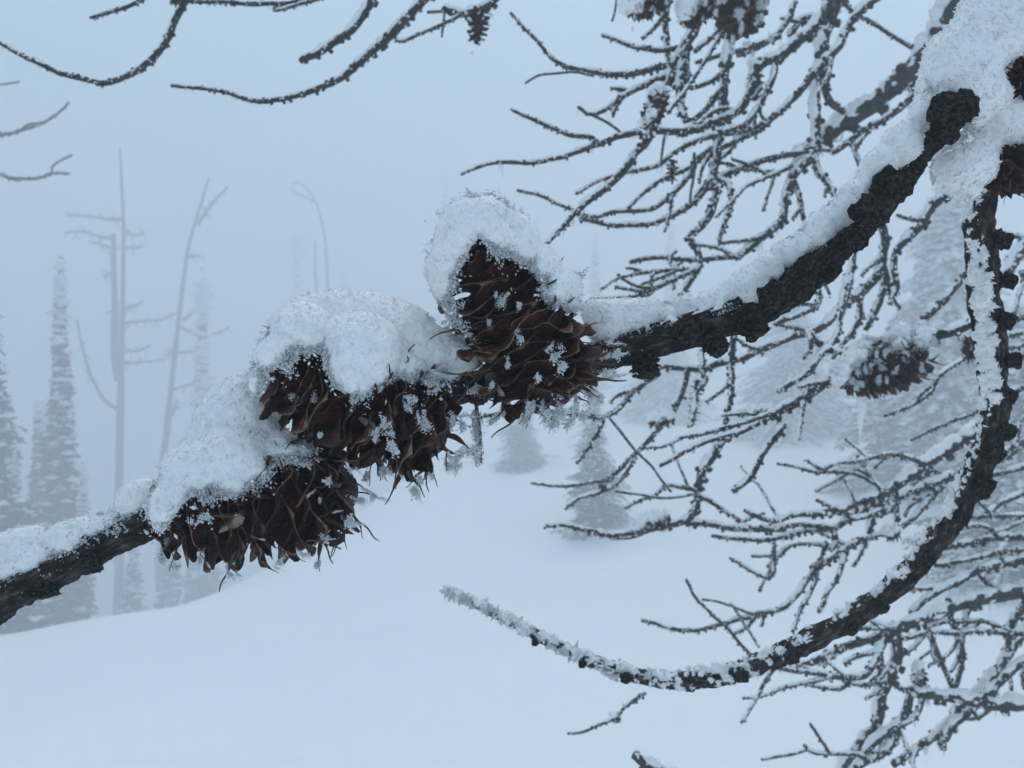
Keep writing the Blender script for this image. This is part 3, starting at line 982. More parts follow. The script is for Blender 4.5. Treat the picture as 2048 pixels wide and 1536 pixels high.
POLY_E = [(1160, 612), (1182, 600), (1250, 600), (1350, 600), (1400, 594), (1450, 570), (1500, 540), (1560, 490), (1620, 440), (1680, 390), (1730, 330), (1780, 270), (1822, 220), (1842, 200), (1868, 215), (1855, 250), (1838, 280), (1832, 305), (1800, 330),
          (1770, 345), (1755, 385), (1745, 408), (1718, 420), (1700, 450), (1662, 470), (1620, 502), (1570, 532), (1530, 562), (1528, 602), (1500, 612), (1450, 630), (1400, 633), (1362, 652), (1300, 660), (1240, 672), (1200, 688), (1172, 648)]
C, Rr = snow_shape(POLY_E, SUP_MAIN, .216, 42)
snow_object('snow_ridge', C, Rr, .0004, 5, 18000, label='long snow ridge along the branch to the right of the cones', group=GRP)
POLY_F = [(1830, 260), (1826, 215), (1842, 150), (1870, 90), (1915, 30), (1950, -40), (2110, -60), (2110, 110), (2040, 110), (2010, 135), (1998, 165), (2030, 175), (2110, 190), (2110, 275), (2040, 285), (2005, 300), (1985, 340), (1960, 385), (1940, 400),
          (1905, 385), (1885, 378), (1865, 350), (1872, 325), (1900, 295), (1935, 250), (1938, 215), (1918, 186), (1890, 184), (1868, 205), (1862, 240)]
C, Rr = snow_shape(POLY_F, [((1890, 235), (2090, -60), 60, .223, .226), ((1985, 330), (1940, 150), 45, .252, .236)], .232, 60)
snow_object('snow_heap', C, Rr, .00048, 6, 18000, gsize=.00018, label='thick snow heaped on the fork in the upper right corner', group=GRP)

# snow strip on the second branch
def branch_snow(path, lift, widen, seed, gaps=0.25):
    pts = np.array(path, float)
    r = np.random.default_rng(seed)
    C4 = catmull(np.concatenate([np.array([P(a, b_, d) for a, b_, q, d in pts]), (pts[:, 2] * pts[:, 3] / FPX)[:, None]], 1), 420)
    C, rad = C4[:, :3], C4[:, 3]
    T, N, B = frames(C)
    up = np.array([-0.35, -0.35, 1.0]); up /= np.linalg.norm(up)
    U_ = up - T * (T @ up)[:, None]
    U_ /= np.linalg.norm(U_, axis=1)[:, None] + 1e-9
    s = np.cumsum(np.r_[0, np.linalg.norm(np.diff(C, axis=0), axis=1)])
    q = np.c_[s, np.zeros_like(s), np.zeros_like(s)]
    amt = np.clip(0.70 + 0.80 * vnoise(q, 80, seed) + 0.35 * vnoise(q, 260, seed + 1) + 0.45 * sstep(.55, .75, np.linspace(0, 1, len(s))), 0.12, 1.6)
    cs, rs = [], []
    for i in range(len(C)):
        for j in range(2):
            off = np.cross(T[i], U_[i]) * r.uniform(-.5, .5) * rad[i]
            cs.append(C[i] + U_[i] * rad[i] * (lift + 0.25 * amt[i]) + off + r.normal(scale=rad[i] * .12, size=3)); rs.append(rad[i] * widen * amt[i] * r.uniform(.7, 1.1))
    return np.array(cs), np.maximum(np.array(rs), .0007)


C, Rr = branch_snow(SECOND, 0.76, 0.23, 9)
# frost sheath round the thin tip
NT = 2200
tp_ = catmull(np.array([np.r_[P(a, b_, d), q * d / FPX] for a, b_, q, d in SECOND[-9:]]), NT)
tr_ = tp_[:, 3]
off_ = rng.normal(size=(NT, 3)) + np.array([-.15, -.3, .25]); off_ /= np.linalg.norm(off_, axis=1)[:, None]
tip = tp_[:, :3] + off_ * (tr_ * rng.uniform(.75, 1.12, NT))[:, None]
keep = rng.random(NT) < np.linspace(.12, .95, NT)
C = np.concatenate([C, tip[keep]]); Rr = np.concatenate([Rr, (tr_ * rng.uniform(.12, .36, NT))[keep]])
snow_object('snow_ridge', C, Rr, .0005, 9, 21000, gsize=.00022, icy=.3, noise=((0.0008, 200), (0.0006, 500)), label='broken strip of crystals and snow along the brown sweeping branch')

# ------------------------------------------------------------------ larch twigs behind
def hexnub(base, dirv, ln, r0, r):
    """A short ringed spur shoot."""
    d = dirv / np.linalg.norm(dirv)
    a = np.cross(d, [0.3, 0.5, 0.8]); a /= np.linalg.norm(a)
    b_ = np.cross(d, a)
    th = np.linspace(0, 2 * np.pi, 6, endpoint=False) + r.random()
    ring = np.cos(th)[:, None] * a + np.sin(th)[:, None] * b_
    V = [base + ring * r0 * q + d * ln * h for q, h in ((.95, -.2), (.8, .35), (1.05, .6), (.9, .92))] + [np.array([base + d * ln * 1.08])]
    V = np.concatenate(V)
    F = tube_faces(4, 6)
    c = np.stack([18 + np.arange(6), 18 + np.roll(np.arange(6), -1), np.full(6, 24)], 1)
    return V, [F, c]


UPV = np.array([-0.40, -0.16, 1.0]); UPV /= np.linalg.norm(UPV)


def twig_geo(C, rad, wpx, seed, snow=1.0, nubs=True):
    r = np.random.default_rng(seed)
    n = len(C)
    k = 8
    sl = np.cumsum(np.r_[0, np.linalg.norm(np.diff(C, axis=0), axis=1)])
    q = np.c_[sl, np.full(n, seed * 1.7), np.zeros(n)]
    rmean = float(rad.mean())
    g = Geo()
    V, F = tube(C, rad * (1 + 0.12 * vnoise(q, 0.9 / rmean, seed)), k)
    V = V + 0.10 * rmean * np.stack([vnoise(V, 0.9 / rmean, seed + i) for i in range(3)], 1)
    g.add(V, F, 0)
    T, N, B = frames(C)
    nubpos = []
    if nubs:
        s = sl[0] + rmean * 2
        while s < sl[-1]:
            i = min(int(np.searchsorted(sl, s)), n - 1)
            a = r.random() * 6.283
            d = np.cos(a) * N[i] + np.sin(a) * B[i] + T[i] * r.normal(scale=.35) + np.array([0, 0, -.25])
            ri = min(rad[i], 0.012)
            if ri > 0.45 * rmean:
                l_ = ri * r.uniform(.6, 1.25)
                V, F = hexnub(C[i] + d * rad[i] * .8, d, l_, ri * r.uniform(.55, .82), r)
                g.add(V, F, 0)
                nubpos.append(C[i] + d * (ri * .75 + l_))
            s += rmean * r.uniform(1.3, 3.0)
    # snow along the upper, windward side
    S = Geo()
    if snow > 0:
        U_ = UPV - T * (T @ UPV)[:, None]
        ul = np.linalg.norm(U_, axis=1)[:, None]
        U_ = U_ / (ul + 1e-9)
        amt = (0.66 + 0.60 * vnoise(q, 0.14 / rmean, seed + 7) + 0.55 * vnoise(q, 0.5 / rmean, seed + 8)) * snow * (0.45 + 0.55 * ul[:, 0])
        amt = np.clip(amt, 0.0, 1.05)
        amt[:2] *= 0.3; amt[-2:] *= .3
        Cs = C + U_ * (rad * (0.55 + 0.40 * amt))[:, None]
        rs = rad * np.clip(amt * 0.88, 0.06, 1.1)
        V, F = tube(Cs, rs, 11)
        V = V + rmean * (0.30 * np.stack([vnoise(V, .8 / rmean, seed + 11 + i) for i in range(3)], 1) + 0.24 * np.stack([vnoise(V, 2.2 / rmean, seed + 21 + i) for i in range(3)], 1) + 0.14 * np.stack([vnoise(V, 5 / rmean, seed + 31 + i) for i in range(3)], 1))
        S.add(V, F, 0)
        m = int(sl[-1] / rmean * 3.0)
        i = r.integers(0, n, m)
        side = np.cross(T[i], U_[i])
        a = r.normal(scale=1.15, size=m)
        pos = C[i] + (U_[i] * np.cos(a)[:, None] + side * np.sin(a)[:, None]) * (rad[i] * r.uniform(.85, 1.25, m))[:, None]
        V, F = grains(pos, rmean * r.uniform(.14, .42, m), r, 1.5)
        S.add(V, F, 0)
        # rime hanging below
        m = int(sl[-1] / rmean * 0.35)
        if m:
            i = r.integers(0, n, m)
            ln = rmean * r.uniform(.4, 1.3, m) * np.exp(r.normal(scale=.35, size=m))
            V = OCT[None] * np.stack([rmean * r.uniform(.10, .22, m)] * 2 + [ln], -1)[:, None, :]
            V = V + (C[i] + np.array([0, 0, -1.0]) * (rad[i] * .8 + ln * .55)[:, None])[:, None] + r.normal(scale=rmean * .12, size=(m, 6, 3))
            S.add(V.reshape(-1, 3), (OCTF[None] + (np.arange(m) * 6)[:, None, None]).reshape(-1, 3), 0)
        for p in nubpos:
            if r.random() < .3 * min(snow, 1.2):
                V, F = grains(np.array([p + UPV * rmean * .2]), np.array([rmean * r.uniform(.3, .5)]), r, 1.2)
                S.add(V, F, 0)
    return g, S


SEED = [1000]


def limb(label, d0, d1, lines, snow=1.0, group='larch branches behind', material=None, shoots=1.0):
    """lines: (w0, w1, [(px, py)...]); the first is the limb itself, the others its twigs, joined at whichever end comes nearest."""
    r = np.random.default_rng(SEED[0])
    root = None
    if .7 < d0 < 1.3: d0, d1 = d0 * .85, d1 * .85
    lines = list(lines)
    if d0 > 2 or group != 'larch branches behind': shoots = 0
    for w0, w1, pts in list(lines):
        L = sum(math.dist(a, b_) for a, b_ in zip(pts[:-1], pts[1:]))
        if max(w0, w1) < 8 or L < 90: continue
        if w1 > w0: pts = pts[::-1]
        cc = catmull(np.array([(a, b_, 0) for a, b_ in pts], float), 60)
        for j in range(r.poisson(shoots * L / 230)):
            i = int(r.integers(5, 36))
            tg = cc[i + 3] - cc[i - 3]
            a = math.atan2(tg[1], tg[0]) + r.choice([-1, 1]) * r.uniform(.35, 1.0)
            ln = r.uniform(28, 85); bend = r.normal(scale=.5)
            q = [tuple(cc[i][:2])]
            for h_ in range(3):
                q.append((q[-1][0] + math.cos(a) * ln / 3, q[-1][1] + math.sin(a) * ln / 3)); a += bend / 2
            lines.append((max(w0, w1) * .42 + 3, 6, q))
    known = []                                   # (px, py, depth) samples of what is already built
    for k, (w0, w1, pts) in enumerate(lines):
        SEED[0] += 1
        pts = [tuple(map(float, q)) for q in pts]
        seg = [math.dist(a, b_) for a, b_ in zip(pts[:-1], pts[1:])]
        L = sum(seg)
        cum = np.r_[0, np.cumsum(seg)] / L
        if k == 0:
            dep = d0 + (d1 - d0) * cum
        else:
            K = np.array(known)
            da = np.hypot(K[:, 0] - pts[0][0], K[:, 1] - pts[0][1]); db = np.hypot(K[:, 0] - pts[-1][0], K[:, 1] - pts[-1][1])
            ea, eb = da.min(), db.min()
            base = K[da.argmin()] if ea <= eb else K[db.argmin()]
            spread = r.uniform(-.10, .08) * min(L / 250, 1.2) * d0
            if ea <= eb:
                dep = base[2] + spread * cum
                if ea < 30: pts = [(base[0], base[1])] + pts; w0 = w0; dep = np.r_[base[2], dep]
            else:
                dep = base[2] + spread * (1 - cum)
                if eb < 30: pts = pts + [(base[0], base[1])]; dep = np.r_[dep, base[2]]
        ctrl = np.array([np.r_[P(a, b_, d), 0] for (a, b_), d in zip(pts, dep)])
        n = max(int(L / 2.6), 14)
        C = catmull(ctrl, n)[:, :3]
        q = np.c_[np.linspace(0, L / 40, n), np.full(n, SEED[0] * 3.1), np.zeros(n)]
        C = C + 0.0016 * d0 * np.stack([vnoise(q, 1.0, 1), 4 * vnoise(q, .4, 2), vnoise(q, 1.0, 3)], 1)
        dm = C[:, 1]
        rad = 0.98 * np.linspace(w0, w1, n) / 2 * dm / FPX
        px = 1024 + C[:, 0] / C[:, 1] * FPX; py = 768 - (C[:, 2] - CAMZ) / C[:, 1] * FPX
        known += list(zip(px, py, C[:, 1]))
        wm = (w0 + w1) / 2
        g, S = twig_geo(C, rad, wm, SEED[0], snow * (0.75 if wm < 6.5 else 1.0), wm >= 6.2)
        if k == 0:
            org = C[n // 2]
            root = link('larch_limb', g.mesh('larch_limb', material or M_TWIG, True, org), loc=org)
            tag(root, label, 'branch', group)
            par = root
        else:
            par = link('twig', g.mesh('twig', material or M_TWIG, True, org), root)
        if S.n:
            link('snow', S.mesh('snow', [M_SNOW], True, org), par)
    return root


# --- top left, nearer twigs
limb('snowy twig that dips from the top edge and rises to the left edge', .62, .60, [
    (15, 8, [(395, -60), (375, 0), (345, 60), (310, 105), (265, 145), (205, 163), (130, 152), (60, 120), (0, 85), (-40, 60)]),
    (7, 9, [(178, 37), (235, 20), (295, -5), (330, -40)]),
    (8, 9, [(345, 1), (400, 8), (470, 7), (540, 5), (590, 0), (650, -30)]),
    (6, 7, [(550, 18), (600, 8), (640, 0), (680, -20)])], 0.9, shoots=0)
limb('long bare twig hanging in a shallow bow at the top centre', .66, .62, [
    (19, 6, [(880, -40), (850, 0), (790, 60), (740, 105), (690, 150), (650, 172), (590, 195), (530, 203), (490, 197), (450, 183), (400, 175), (340, 170)]),
    (6, 7, [(800, 82), (850, 62), (900, 40), (920, 28)])], 0.9, shoots=0)
limb('short stubby twig with snow, dropping from the top edge left of the long bowed twig', .64, .63, [
    (17, 13, [(770, -50), (745, 0), (720, 35), (690, 70), (640, 105), (602, 124)])], 1.0, shoots=0)
limb('short snowy twig at the top edge with a small frosted cone hanging below', .70, .70, [
    (16, 14, [(1020, -40), (990, 0), (960, 20), (920, 28), (885, 18)]),
    (6, 6, [(853, 25), (885, 22)]),
    (5, 5, [(888, 30), (885, 75)])], 1.1, shoots=0)
# --- left edge, faint in the fog
limb('faint grey twig with a fork at the left edge, above the fog', 3.6, 3.4, [
    (9, 4, [(-60, 270), (0, 270), (40, 265), (80, 250), (120, 225), (140, 205)]),
    (5, 4, [(35, 258), (50, 245), (80, 241), (105, 232)]),
    (4, 4, [(-20, 175), (0, 170), (36, 162)])], .5, 'fogged twigs at the left edge')
limb('faint grey twig with an upturned tip at the left edge, the lower one', 3.6, 3.5, [
    (9, 5, [(-60, 345), (0, 350), (30, 358), (70, 358), (100, 345), (135, 343)]),
    (4, 4, [(110, 335), (125, 322), (145, 311)])], .5, 'fogged twigs at the left edge')

# --- upper right
limb('upright snowy limb whose fork spreads left and down beside the ridge', 1.00, .95, [
    (26, 14, [(1690, -50), (1676, 0), (1653, 65), (1640, 114), (1633, 146), (1630, 195), (1630, 260), (1627, 309), (1585, 352), (1568, 400), (1562, 440), (1530, 470), (1478, 514)]),
    (12, 9, [(1617, 300), (1562, 316), (1521, 326), (1456, 348), (1426, 365), (1397, 397), (1361, 423), (1319, 443), (1280, 451), (1228, 451), (1159, 439)]),
    (9, 5, [(1598, 326), (1542, 352), (1500, 371), (1488, 378), (1456, 410), (1433, 433)]),
    (14, 10, [(1630, 313), (1653, 355), (1668, 385), (1690, 430)]),
    (16, 13, [(1650, 95), (1627, 40), (1601, 42), (1578, 76)]),
    (10, 9, [(1478, 514), (1393, 519), (1344, 517), (1295, 519), (1259, 526)]),
    (7, 6, [(1478, 516), (1458, 506), (1425, 493), (1380, 487)]),
    (9, 6, [(1540, 470), (1490, 482), (1438, 490)]),
    (15, 13, [(1656, 147), (1650, 179), (1666, 212), (1689, 225)]),
    (12, 10, [(1591, 5), (1568, 52), (1542, 78), (1500, 101), (1478, 108)]),
    (11, 10, [(1585, 355), (1600, 400), (1610, 440), (1640, 470)])], 1.0)
limb('slender snowy limb running from the top edge down left in a long diagonal', .98, .90, [
    (17, 6, [(1760, -30), (1741, 0), (1712, 29), (1692, 65), (1673, 98), (1640, 137), (1601, 182), (1578, 208), (1550, 235), (1510, 255), (1456, 268), (1433, 273), (1390, 286), (1342, 312), (1312, 332), (1260, 342), (1228, 351), (1182, 371), (1150, 389)]),
    (11, 7, [(1540, 242), (1500, 268), (1456, 290), (1420, 306), (1390, 329), (1345, 351), (1312, 368), (1277, 397), (1257, 417)]),
    (8, 8, [(1686, -5), (1712, 26), (1744, 49), (1777, 68), (1826, 98)]),
    (10, 6, [(1390, 335), (1374, 358), (1351, 384), (1312, 413), (1280, 423), (1228, 426), (1195, 433), (1169, 430), (1146, 421), (1114, 407), (1081, 394), (1032, 381)]),
    (12, 12, [(1712, 26), (1735, 10), (1765, -10)])], 1.05)
limb('curving limb with thick snow, passing the small cone and ending in a downturned tip', .88, .80, [
    (22, 6, [(1672, -30), (1653, 13), (1630, 52), (1598, 81), (1565, 107), (1530, 125), (1510, 145), (1505, 175), (1492, 205), (1472, 225), (1433, 244), (1384, 257), (1325, 260), (1270, 267), (1228, 277), (1189, 290), (1156, 306), (1110, 316), (1058, 324), (1002, 322), (962, 329), (920, 347)]),
    (10, 6, [(1182, 278), (1140, 272), (1114, 260), (1062, 238), (1021, 218)]),
    (12, 10, [(1553, 112), (1545, 160), (1520, 210), (1490, 245), (1440, 262)]),
    (6, 5, [(1330, 262), (1328, 300), (1322, 330)])], 1.15)
limb('steep dark limb crossing down to a blunt tip above the upper cone', .86, .78, [
    (25, 9, [(1425, -40), (1404, 13), (1384, 65), (1358, 114), (1342, 146), (1329, 182), (1318, 230), (1290, 285), (1270, 306), (1260, 325), (1234, 355), (1195, 387), (1163, 413), (1130, 446), (1091, 488)]),
    (13, 6, [(1340, 130), (1310, 135), (1260, 145), (1210, 146), (1150, 133), (1105, 115), (1060, 70), (1020, 24)]),
    (5, 5, [(1190, 147), (1170, 147), (1130, 145), (1090, 150), (1050, 168)]),
    (11, 7, [(1352, 98), (1320, 100), (1260, 88), (1205, 68)]),
    (13, 7, [(1335, 152), (1286, 172), (1244, 195), (1208, 221), (1177, 229), (1155, 214)]),
    (6, 6, [(1180, 229), (1212, 247), (1241, 262)]),
    (20, 14, [(1366, 120), (1358, 179), (1361, 211), (1374, 245)])], 1.05)
limb('dark upright limb with short crooked shoots, left of the fork', .95, .92, [
    (21, 11, [(1482, -40), (1468, 50), (1452, 130), (1446, 179), (1440, 221), (1436, 300), (1428, 351), (1433, 390), (1423, 423), (1404, 449), (1380, 474), (1396, 512), (1393, 539), (1377, 568), (1358, 600)]),
    (10, 8, [(1560, 75), (1524, 88), (1478, 101), (1423, 117), (1390, 124)]),
    (15, 10, [(1446, 180), (1430, 195), (1407, 221), (1384, 240)]),
    (11, 8, [(1450, 140), (1436, 153), (1407, 169), (1381, 179)]),
    (12, 9, [(1430, 352), (1456, 370), (1462, 407), (1449, 452), (1436, 484)]),
    (9, 5, [(1393, 539), (1344, 540), (1282, 547), (1237, 558), (1204, 576)]),
    (9, 7, [(1388, 540), (1370, 550), (1334, 565), (1295, 581), (1256, 596), (1181, 598)]),
    (10, 8, [(1390, 107), (1433, 62), (1452, 40)])], 1.0)
limb('straight upright stem from the top edge, left of the steep dark limb', .92, .92, [
    (15, 12, [(1338, -40), (1335, 0), (1332, 42), (1335, 91), (1338, 130)]),
    (5, 5, [(1235, -10), (1230, 15), (1223, 40)]),
    (6, 5, [(1390, 306), (1387, 358), (1381, 407)])], .7)
limb('pale straight shoot slanting across the upper twigs', .76, .74, [
    (8, 7, [(1475, 20), (1459, 42), (1430, 94), (1384, 163), (1335, 228)])], 1.0)
limb('thick dim limb descending behind everything beside the snow ridge', 1.02, 1.02, [
    (52, 26, [(1960, -60), (1917, 0), (1897, 33), (1868, 85), (1842, 114), (1809, 153), (1777, 182), (1728, 221), (1682, 251), (1640, 287), (1590, 310)]),
    (14, 10, [(1845, 175), (1832, 186), (1793, 221), (1744, 254), (1708, 277), (1669, 303)]),
    (12, 9, [(1700, 280), (1712, 320), (1725, 350)])], .8)

# --- behind the ridge, right of centre
limb('knobbly shoot hanging behind the snow ridge, the long crooked one', .92, .9, [
    (18, 12, [(1904, 365), (1862, 420), (1843, 450), (1817, 476), (1794, 502), (1788, 535), (1791, 574), (1781, 610)]),
    (17, 11, [(1765, 445), (1771, 483), (1768, 525), (1778, 557), (1765, 596), (1749, 632), (1732, 660)]),
    (18, 11, [(1765, 535), (1745, 564), (1719, 587), (1696, 605), (1660, 640), (1624, 663), (1582, 675), (1549, 688), (1507, 708), (1484, 718), (1438, 727), (1409, 738), (1377, 737), (1321, 734)]),
    (12, 9, [(1719, 590), (1719, 639), (1700, 671), (1683, 694), (1667, 717)]),
    (13, 8, [(1377, 737), (1367, 773), (1354, 809), (1341, 832), (1325, 850), (1295, 887), (1269, 913), (1243, 939), (1215, 957)]),
    (9, 6, [(1270, 915), (1241, 961), (1221, 977), (1182, 990), (1156, 997), (1130, 1019)]),
    (12, 9, [(1403, 701), (1406, 740), (1412, 763), (1393, 789), (1390, 815), (1383, 850)])], 1.15)
limb('dark knobbly shoot dropping from under the branch, with two drooping tips', .84, .82, [
    (15, 10, [(1716, 470), (1706, 525), (1696, 557), (1687, 590), (1683, 626), (1670, 678), (1641, 707), (1618, 743), (1592, 762), (1557, 785)]),
    (11, 9, [(1620, 540), (1638, 587), (1631, 613), (1596, 632), (1557, 649)]),
    (12, 9, [(1660, 690), (1640, 690), (1618, 665), (1625, 691), (1612, 712)])], 1.1)
limb('dark upright shoot hanging just below the branch, right of the upper cone', .72, .72, [
    (13, 10, [(1466, 640), (1468, 675), (1465, 724), (1465, 773), (1451, 848)]),
    (9, 6, [(1300, 735), (1315, 745), (1289, 766), (1263, 789), (1240, 818), (1204, 835), (1180, 830)])], .8)
limb('small dark twig crossing below the upper cone, with pale crossing shoots', .74, .78, [
    (11, 8, [(1320, 745), (1289, 766), (1263, 789), (1240, 818), (1204, 835), (1150, 828), (1090, 822), (1030, 823), (960, 834)]),
    (9, 8, [(1204, 848), (1180, 885), (1152, 926)]),
    (6, 5, [(1222, 840), (1276, 906), (1325, 958), (1345, 985)])], .9)
limb('snow laden limb reaching left from the second branch over the hanging cone', .50, .62, [
    (20, 8, [(1962, 640), (1920, 656), (1880, 668), (1800, 676), (1720, 695), (1680, 730), (1650, 768), (1615, 795), (1573, 818), (1524, 844), (1484, 864), (1425, 880), (1370, 903), (1321, 933)]),
    (12, 6, [(1640, 772), (1572, 812), (1523, 832), (1474, 848), (1409, 866), (1360, 874), (1354, 880), (1321, 895), (1289, 897)]),
    (13, 10, [(1563, 854), (1543, 883), (1524, 915), (1508, 944), (1488, 967), (1463, 984)]),
    (12, 8, [(1690, 712), (1660, 700), (1640, 715)])], 1.45)
limb('thin knobbly twig slanting down left beside the second branch', .62, .6, [
    (9, 6, [(1945, 700), (1921, 720), (1879, 749), (1859, 782), (1830, 808), (1768, 834)])], .9)
limb('thin straight shoot ending in the white gap beside the second branch', .66, .62, [
    (7, 6, [(1975, 812), (1944, 828), (1882, 854), (1828, 880)])], .7)
limb('short stout snowy shoot, above the hanging cone', .95, .95, [
    (13, 15, [(1955, 500), (1941, 531), (1908, 570), (1882, 603), (1850, 636)])], 1.2)

# --- middle right
limb('crooked shoot with a clump of rime, reaching left over the open snow', .95, .88, [
    (19, 8, [(1460, 850), (1442, 884), (1425, 913), (1406, 942), (1397, 987), (1390, 1022), (1368, 1042), (1325, 1054), (1293, 1060), (1244, 1066), (1208, 1068), (1163, 1057), (1130, 1048), (1091, 1052)]),
    (10, 6, [(1390, 982), (1364, 974), (1335, 970), (1312, 990), (1280, 1000), (1251, 1016)]),
    (6, 5, [(1385, 990), (1325, 996), (1280, 990), (1231, 985)]),
    (11, 8, [(1400, 990), (1439, 1016), (1480, 1041)]),
    (6, 5, [(1378, 975), (1358, 931), (1345, 892)]),
    (12, 12, [(1374, 1045), (1423, 1048), (1472, 1058), (1524, 1060), (1570, 1056)]),
    (5, 5, [(1293, 1062), (1260, 1073), (1218, 1076)])], 1.1)
limb('thin twig with a round bud, left of the crooked rimy shoot', .9, .88, [
    (8, 5, [(1225, 960), (1192, 966), (1143, 972), (1100, 971), (1062, 970)])], .8)
limb('strong snowy limb fanning left from behind the second branch', 1.0, .92, [
    (28, 8, [(1990, 850), (1960, 862), (1931, 879), (1882, 909), (1856, 925), (1817, 954), (1791, 974), (1752, 993), (1706, 1010), (1654, 1023), (1589, 1032), (1553, 1042), (1524, 1036), (1488, 1022)]),
    (10, 6, [(1862, 933), (1827, 918), (1791, 912), (1765, 912), (1726, 920), (1680, 925), (1635, 938)]),
    (10, 6, [(1775, 985), (1762, 980), (1749, 967), (1713, 948), (1680, 944), (1631, 944), (1589, 933), (1552, 928)]),
    (10, 8, [(1752, 968), (1729, 935), (1717, 912)]),
    (5, 5, [(1706, 1003), (1698, 975), (1687, 954)]),
    (6, 5, [(1557, 1040), (1524, 977), (1504, 954), (1482, 931)]),
    (12, 11, [(1788, 980), (1794, 1026), (1797, 1044)]),
    (14, 11, [(1765, 990), (1752, 1019), (1737, 1064)]),
    (12, 9, [(1780, 1000), (1784, 1016), (1755, 1022), (1732, 1034), (1700, 1040)])], 1.15)
limb('snowy limb below the strong fanning limb, with a round bud on one twig', 1.05, .98, [
    (18, 7, [(1950, 930), (1892, 961), (1833, 980), (1801, 996), (1752, 1009), (1719, 1026), (1687, 1045), (1664, 1058), (1622, 1061), (1589, 1065), (1524, 1081), (1421, 1073)]),
    (11, 8, [(1664, 1056), (1615, 1049), (1570, 1056), (1524, 1058)]),
    (12, 10, [(1880, 968), (1876, 977), (1849, 1006), (1827, 1032), (1800, 1054)]),
    (10, 6, [(1785, 1070), (1758, 1068), (1726, 1078), (1687, 1089), (1654, 1091), (1622, 1088), (1583, 1091), (1550, 1107), (1524, 1110), (1501, 1109)]),
    (9, 6, [(1583, 1091), (1563, 1107), (1534, 1133)]),
    (9, 6, [(1550, 1084), (1553, 1117), (1550, 1143), (1540, 1156), (1524, 1153), (1488, 1133), (1459, 1117)]),
    (12, 9, [(1664, 1060), (1672, 1082), (1660, 1100)]),
    (9, 8, [(1650, 1085), (1640, 1120), (1620, 1135)])], 1.15)
limb('drooping twig in a long arc to the left above the second branch', .98, .92, [
    (13, 7, [(1725, 1078), (1693, 1097), (1667, 1120), (1638, 1140), (1615, 1162), (1589, 1192), (1557, 1218), (1524, 1228), (1498, 1237), (1456, 1247), (1423, 1254), (1384, 1258), (1345, 1255), (1309, 1244), (1283, 1240)]),
    (9, 8, [(1631, 1150), (1618, 1188), (1599, 1224), (1584, 1262)]),
    (11, 9, [(1690, 1105), (1674, 1156), (1654, 1185), (1635, 1225)]),
    (7, 6, [(1510, 1320), (1501, 1309), (1465, 1270), (1443, 1244), (1420, 1224), (1390, 1198), (1371, 1162)]),
    (6, 5, [(1530, 1226), (1517, 1231), (1488, 1221), (1462, 1208), (1436, 1201), (1400, 1197)]),
    (6, 6, [(1465, 1209), (1488, 1247), (1514, 1293)])], .95)

# --- lower right
limb('snowy twig reaching from the right edge to behind the second branch, the topmost of four', 1.0, .96, [
    (16, 10, [(2110, 1072), (2048, 1075), (1980, 1078), (1915, 1091), (1862, 1108)]),
    (10, 9, [(2110, 1098), (2048, 1101), (1996, 1107), (1931, 1120), (1876, 1131)]),
    (9, 7, [(2060, 1030), (2000, 1030), (1945, 1033), (1900, 1036)]),
    (8, 6, [(2050, 1040), (2010, 1060), (1975, 1066)])], 1.1)
limb('snowy limb slanting down left in from the right edge, above the thick one', 1.0, .95, [
    (20, 12, [(2110, 1118), (2048, 1123), (1996, 1133), (1957, 1143), (1924, 1162), (1882, 1182), (1849, 1208), (1826, 1228)]),
    (10, 7, [(1957, 1143), (1975, 1170), (2010, 1185)]),
    (10, 8, [(1890, 1176), (1850, 1178), (1805, 1180)])], 1.2)
limb('thick snow covered limb from the right edge with many drooping shoots', 1.0, .92, [
    (32, 20, [(2110, 1178), (2048, 1185), (1980, 1195), (1915, 1211), (1866, 1231), (1817, 1247), (1780, 1258)]),
    (22, 16, [(1785, 1258), (1794, 1290), (1796, 1315), (1779, 1365), (1764, 1394), (1756, 1444), (1729, 1482), (1697, 1526), (1680, 1560)]),
    (15, 9, [(1779, 1265), (1762, 1303), (1741, 1341), (1720, 1356), (1668, 1353), (1612, 1344), (1556, 1338)]),
    (17, 13, [(1775, 1268), (1712, 1288), (1665, 1306), (1612, 1326), (1580, 1335)]),
    (11, 8, [(1755, 1298), (1741, 1303), (1706, 1315), (1685, 1328)]),
    (10, 8, [(1780, 1255), (1741, 1241), (1715, 1238)]),
    (10, 8, [(1776, 1256), (1726, 1256), (1682, 1265), (1655, 1276)]),
    (11, 9, [(1903, 1220), (1905, 1236), (1914, 1268), (1926, 1300), (1923, 1341), (1914, 1393)]),
    (10, 9, [(1946, 1205), (1943, 1218), (1931, 1259), (1926, 1290)]),
    (12, 9, [(1845, 1245), (1855, 1265), (1876, 1306), (1890, 1341), (1908, 1390)]),
    (6, 5, [(1872, 1292), (1867, 1294), (1844, 1312), (1830, 1334)]),
    (10, 8, [(2045, 1265), (2022, 1262), (1990, 1250), (1952, 1241), (1908, 1241), (1858, 1250)]),
    (11, 9, [(2030, 1275), (2019, 1271), (1975, 1265), (1917, 1268), (1858, 1263), (1805, 1274)]),
    (9, 7, [(1850, 1258), (1846, 1268), (1829, 1294), (1800, 1314)]),
    (9, 7, [(1720, 1356), (1700, 1365), (1682, 1379), (1650, 1379), (1609, 1367)]),
    (9, 6, [(1665, 1353), (1609, 1365), (1574, 1373), (1536, 1388), (1483, 1394)]),
    (9, 7, [(1556, 1325), (1551, 1329), (1521, 1370), (1501, 1406), (1480, 1440)]),
    (7, 6, [(1690, 1352), (1670, 1335), (1650, 1318)])], 1.25)
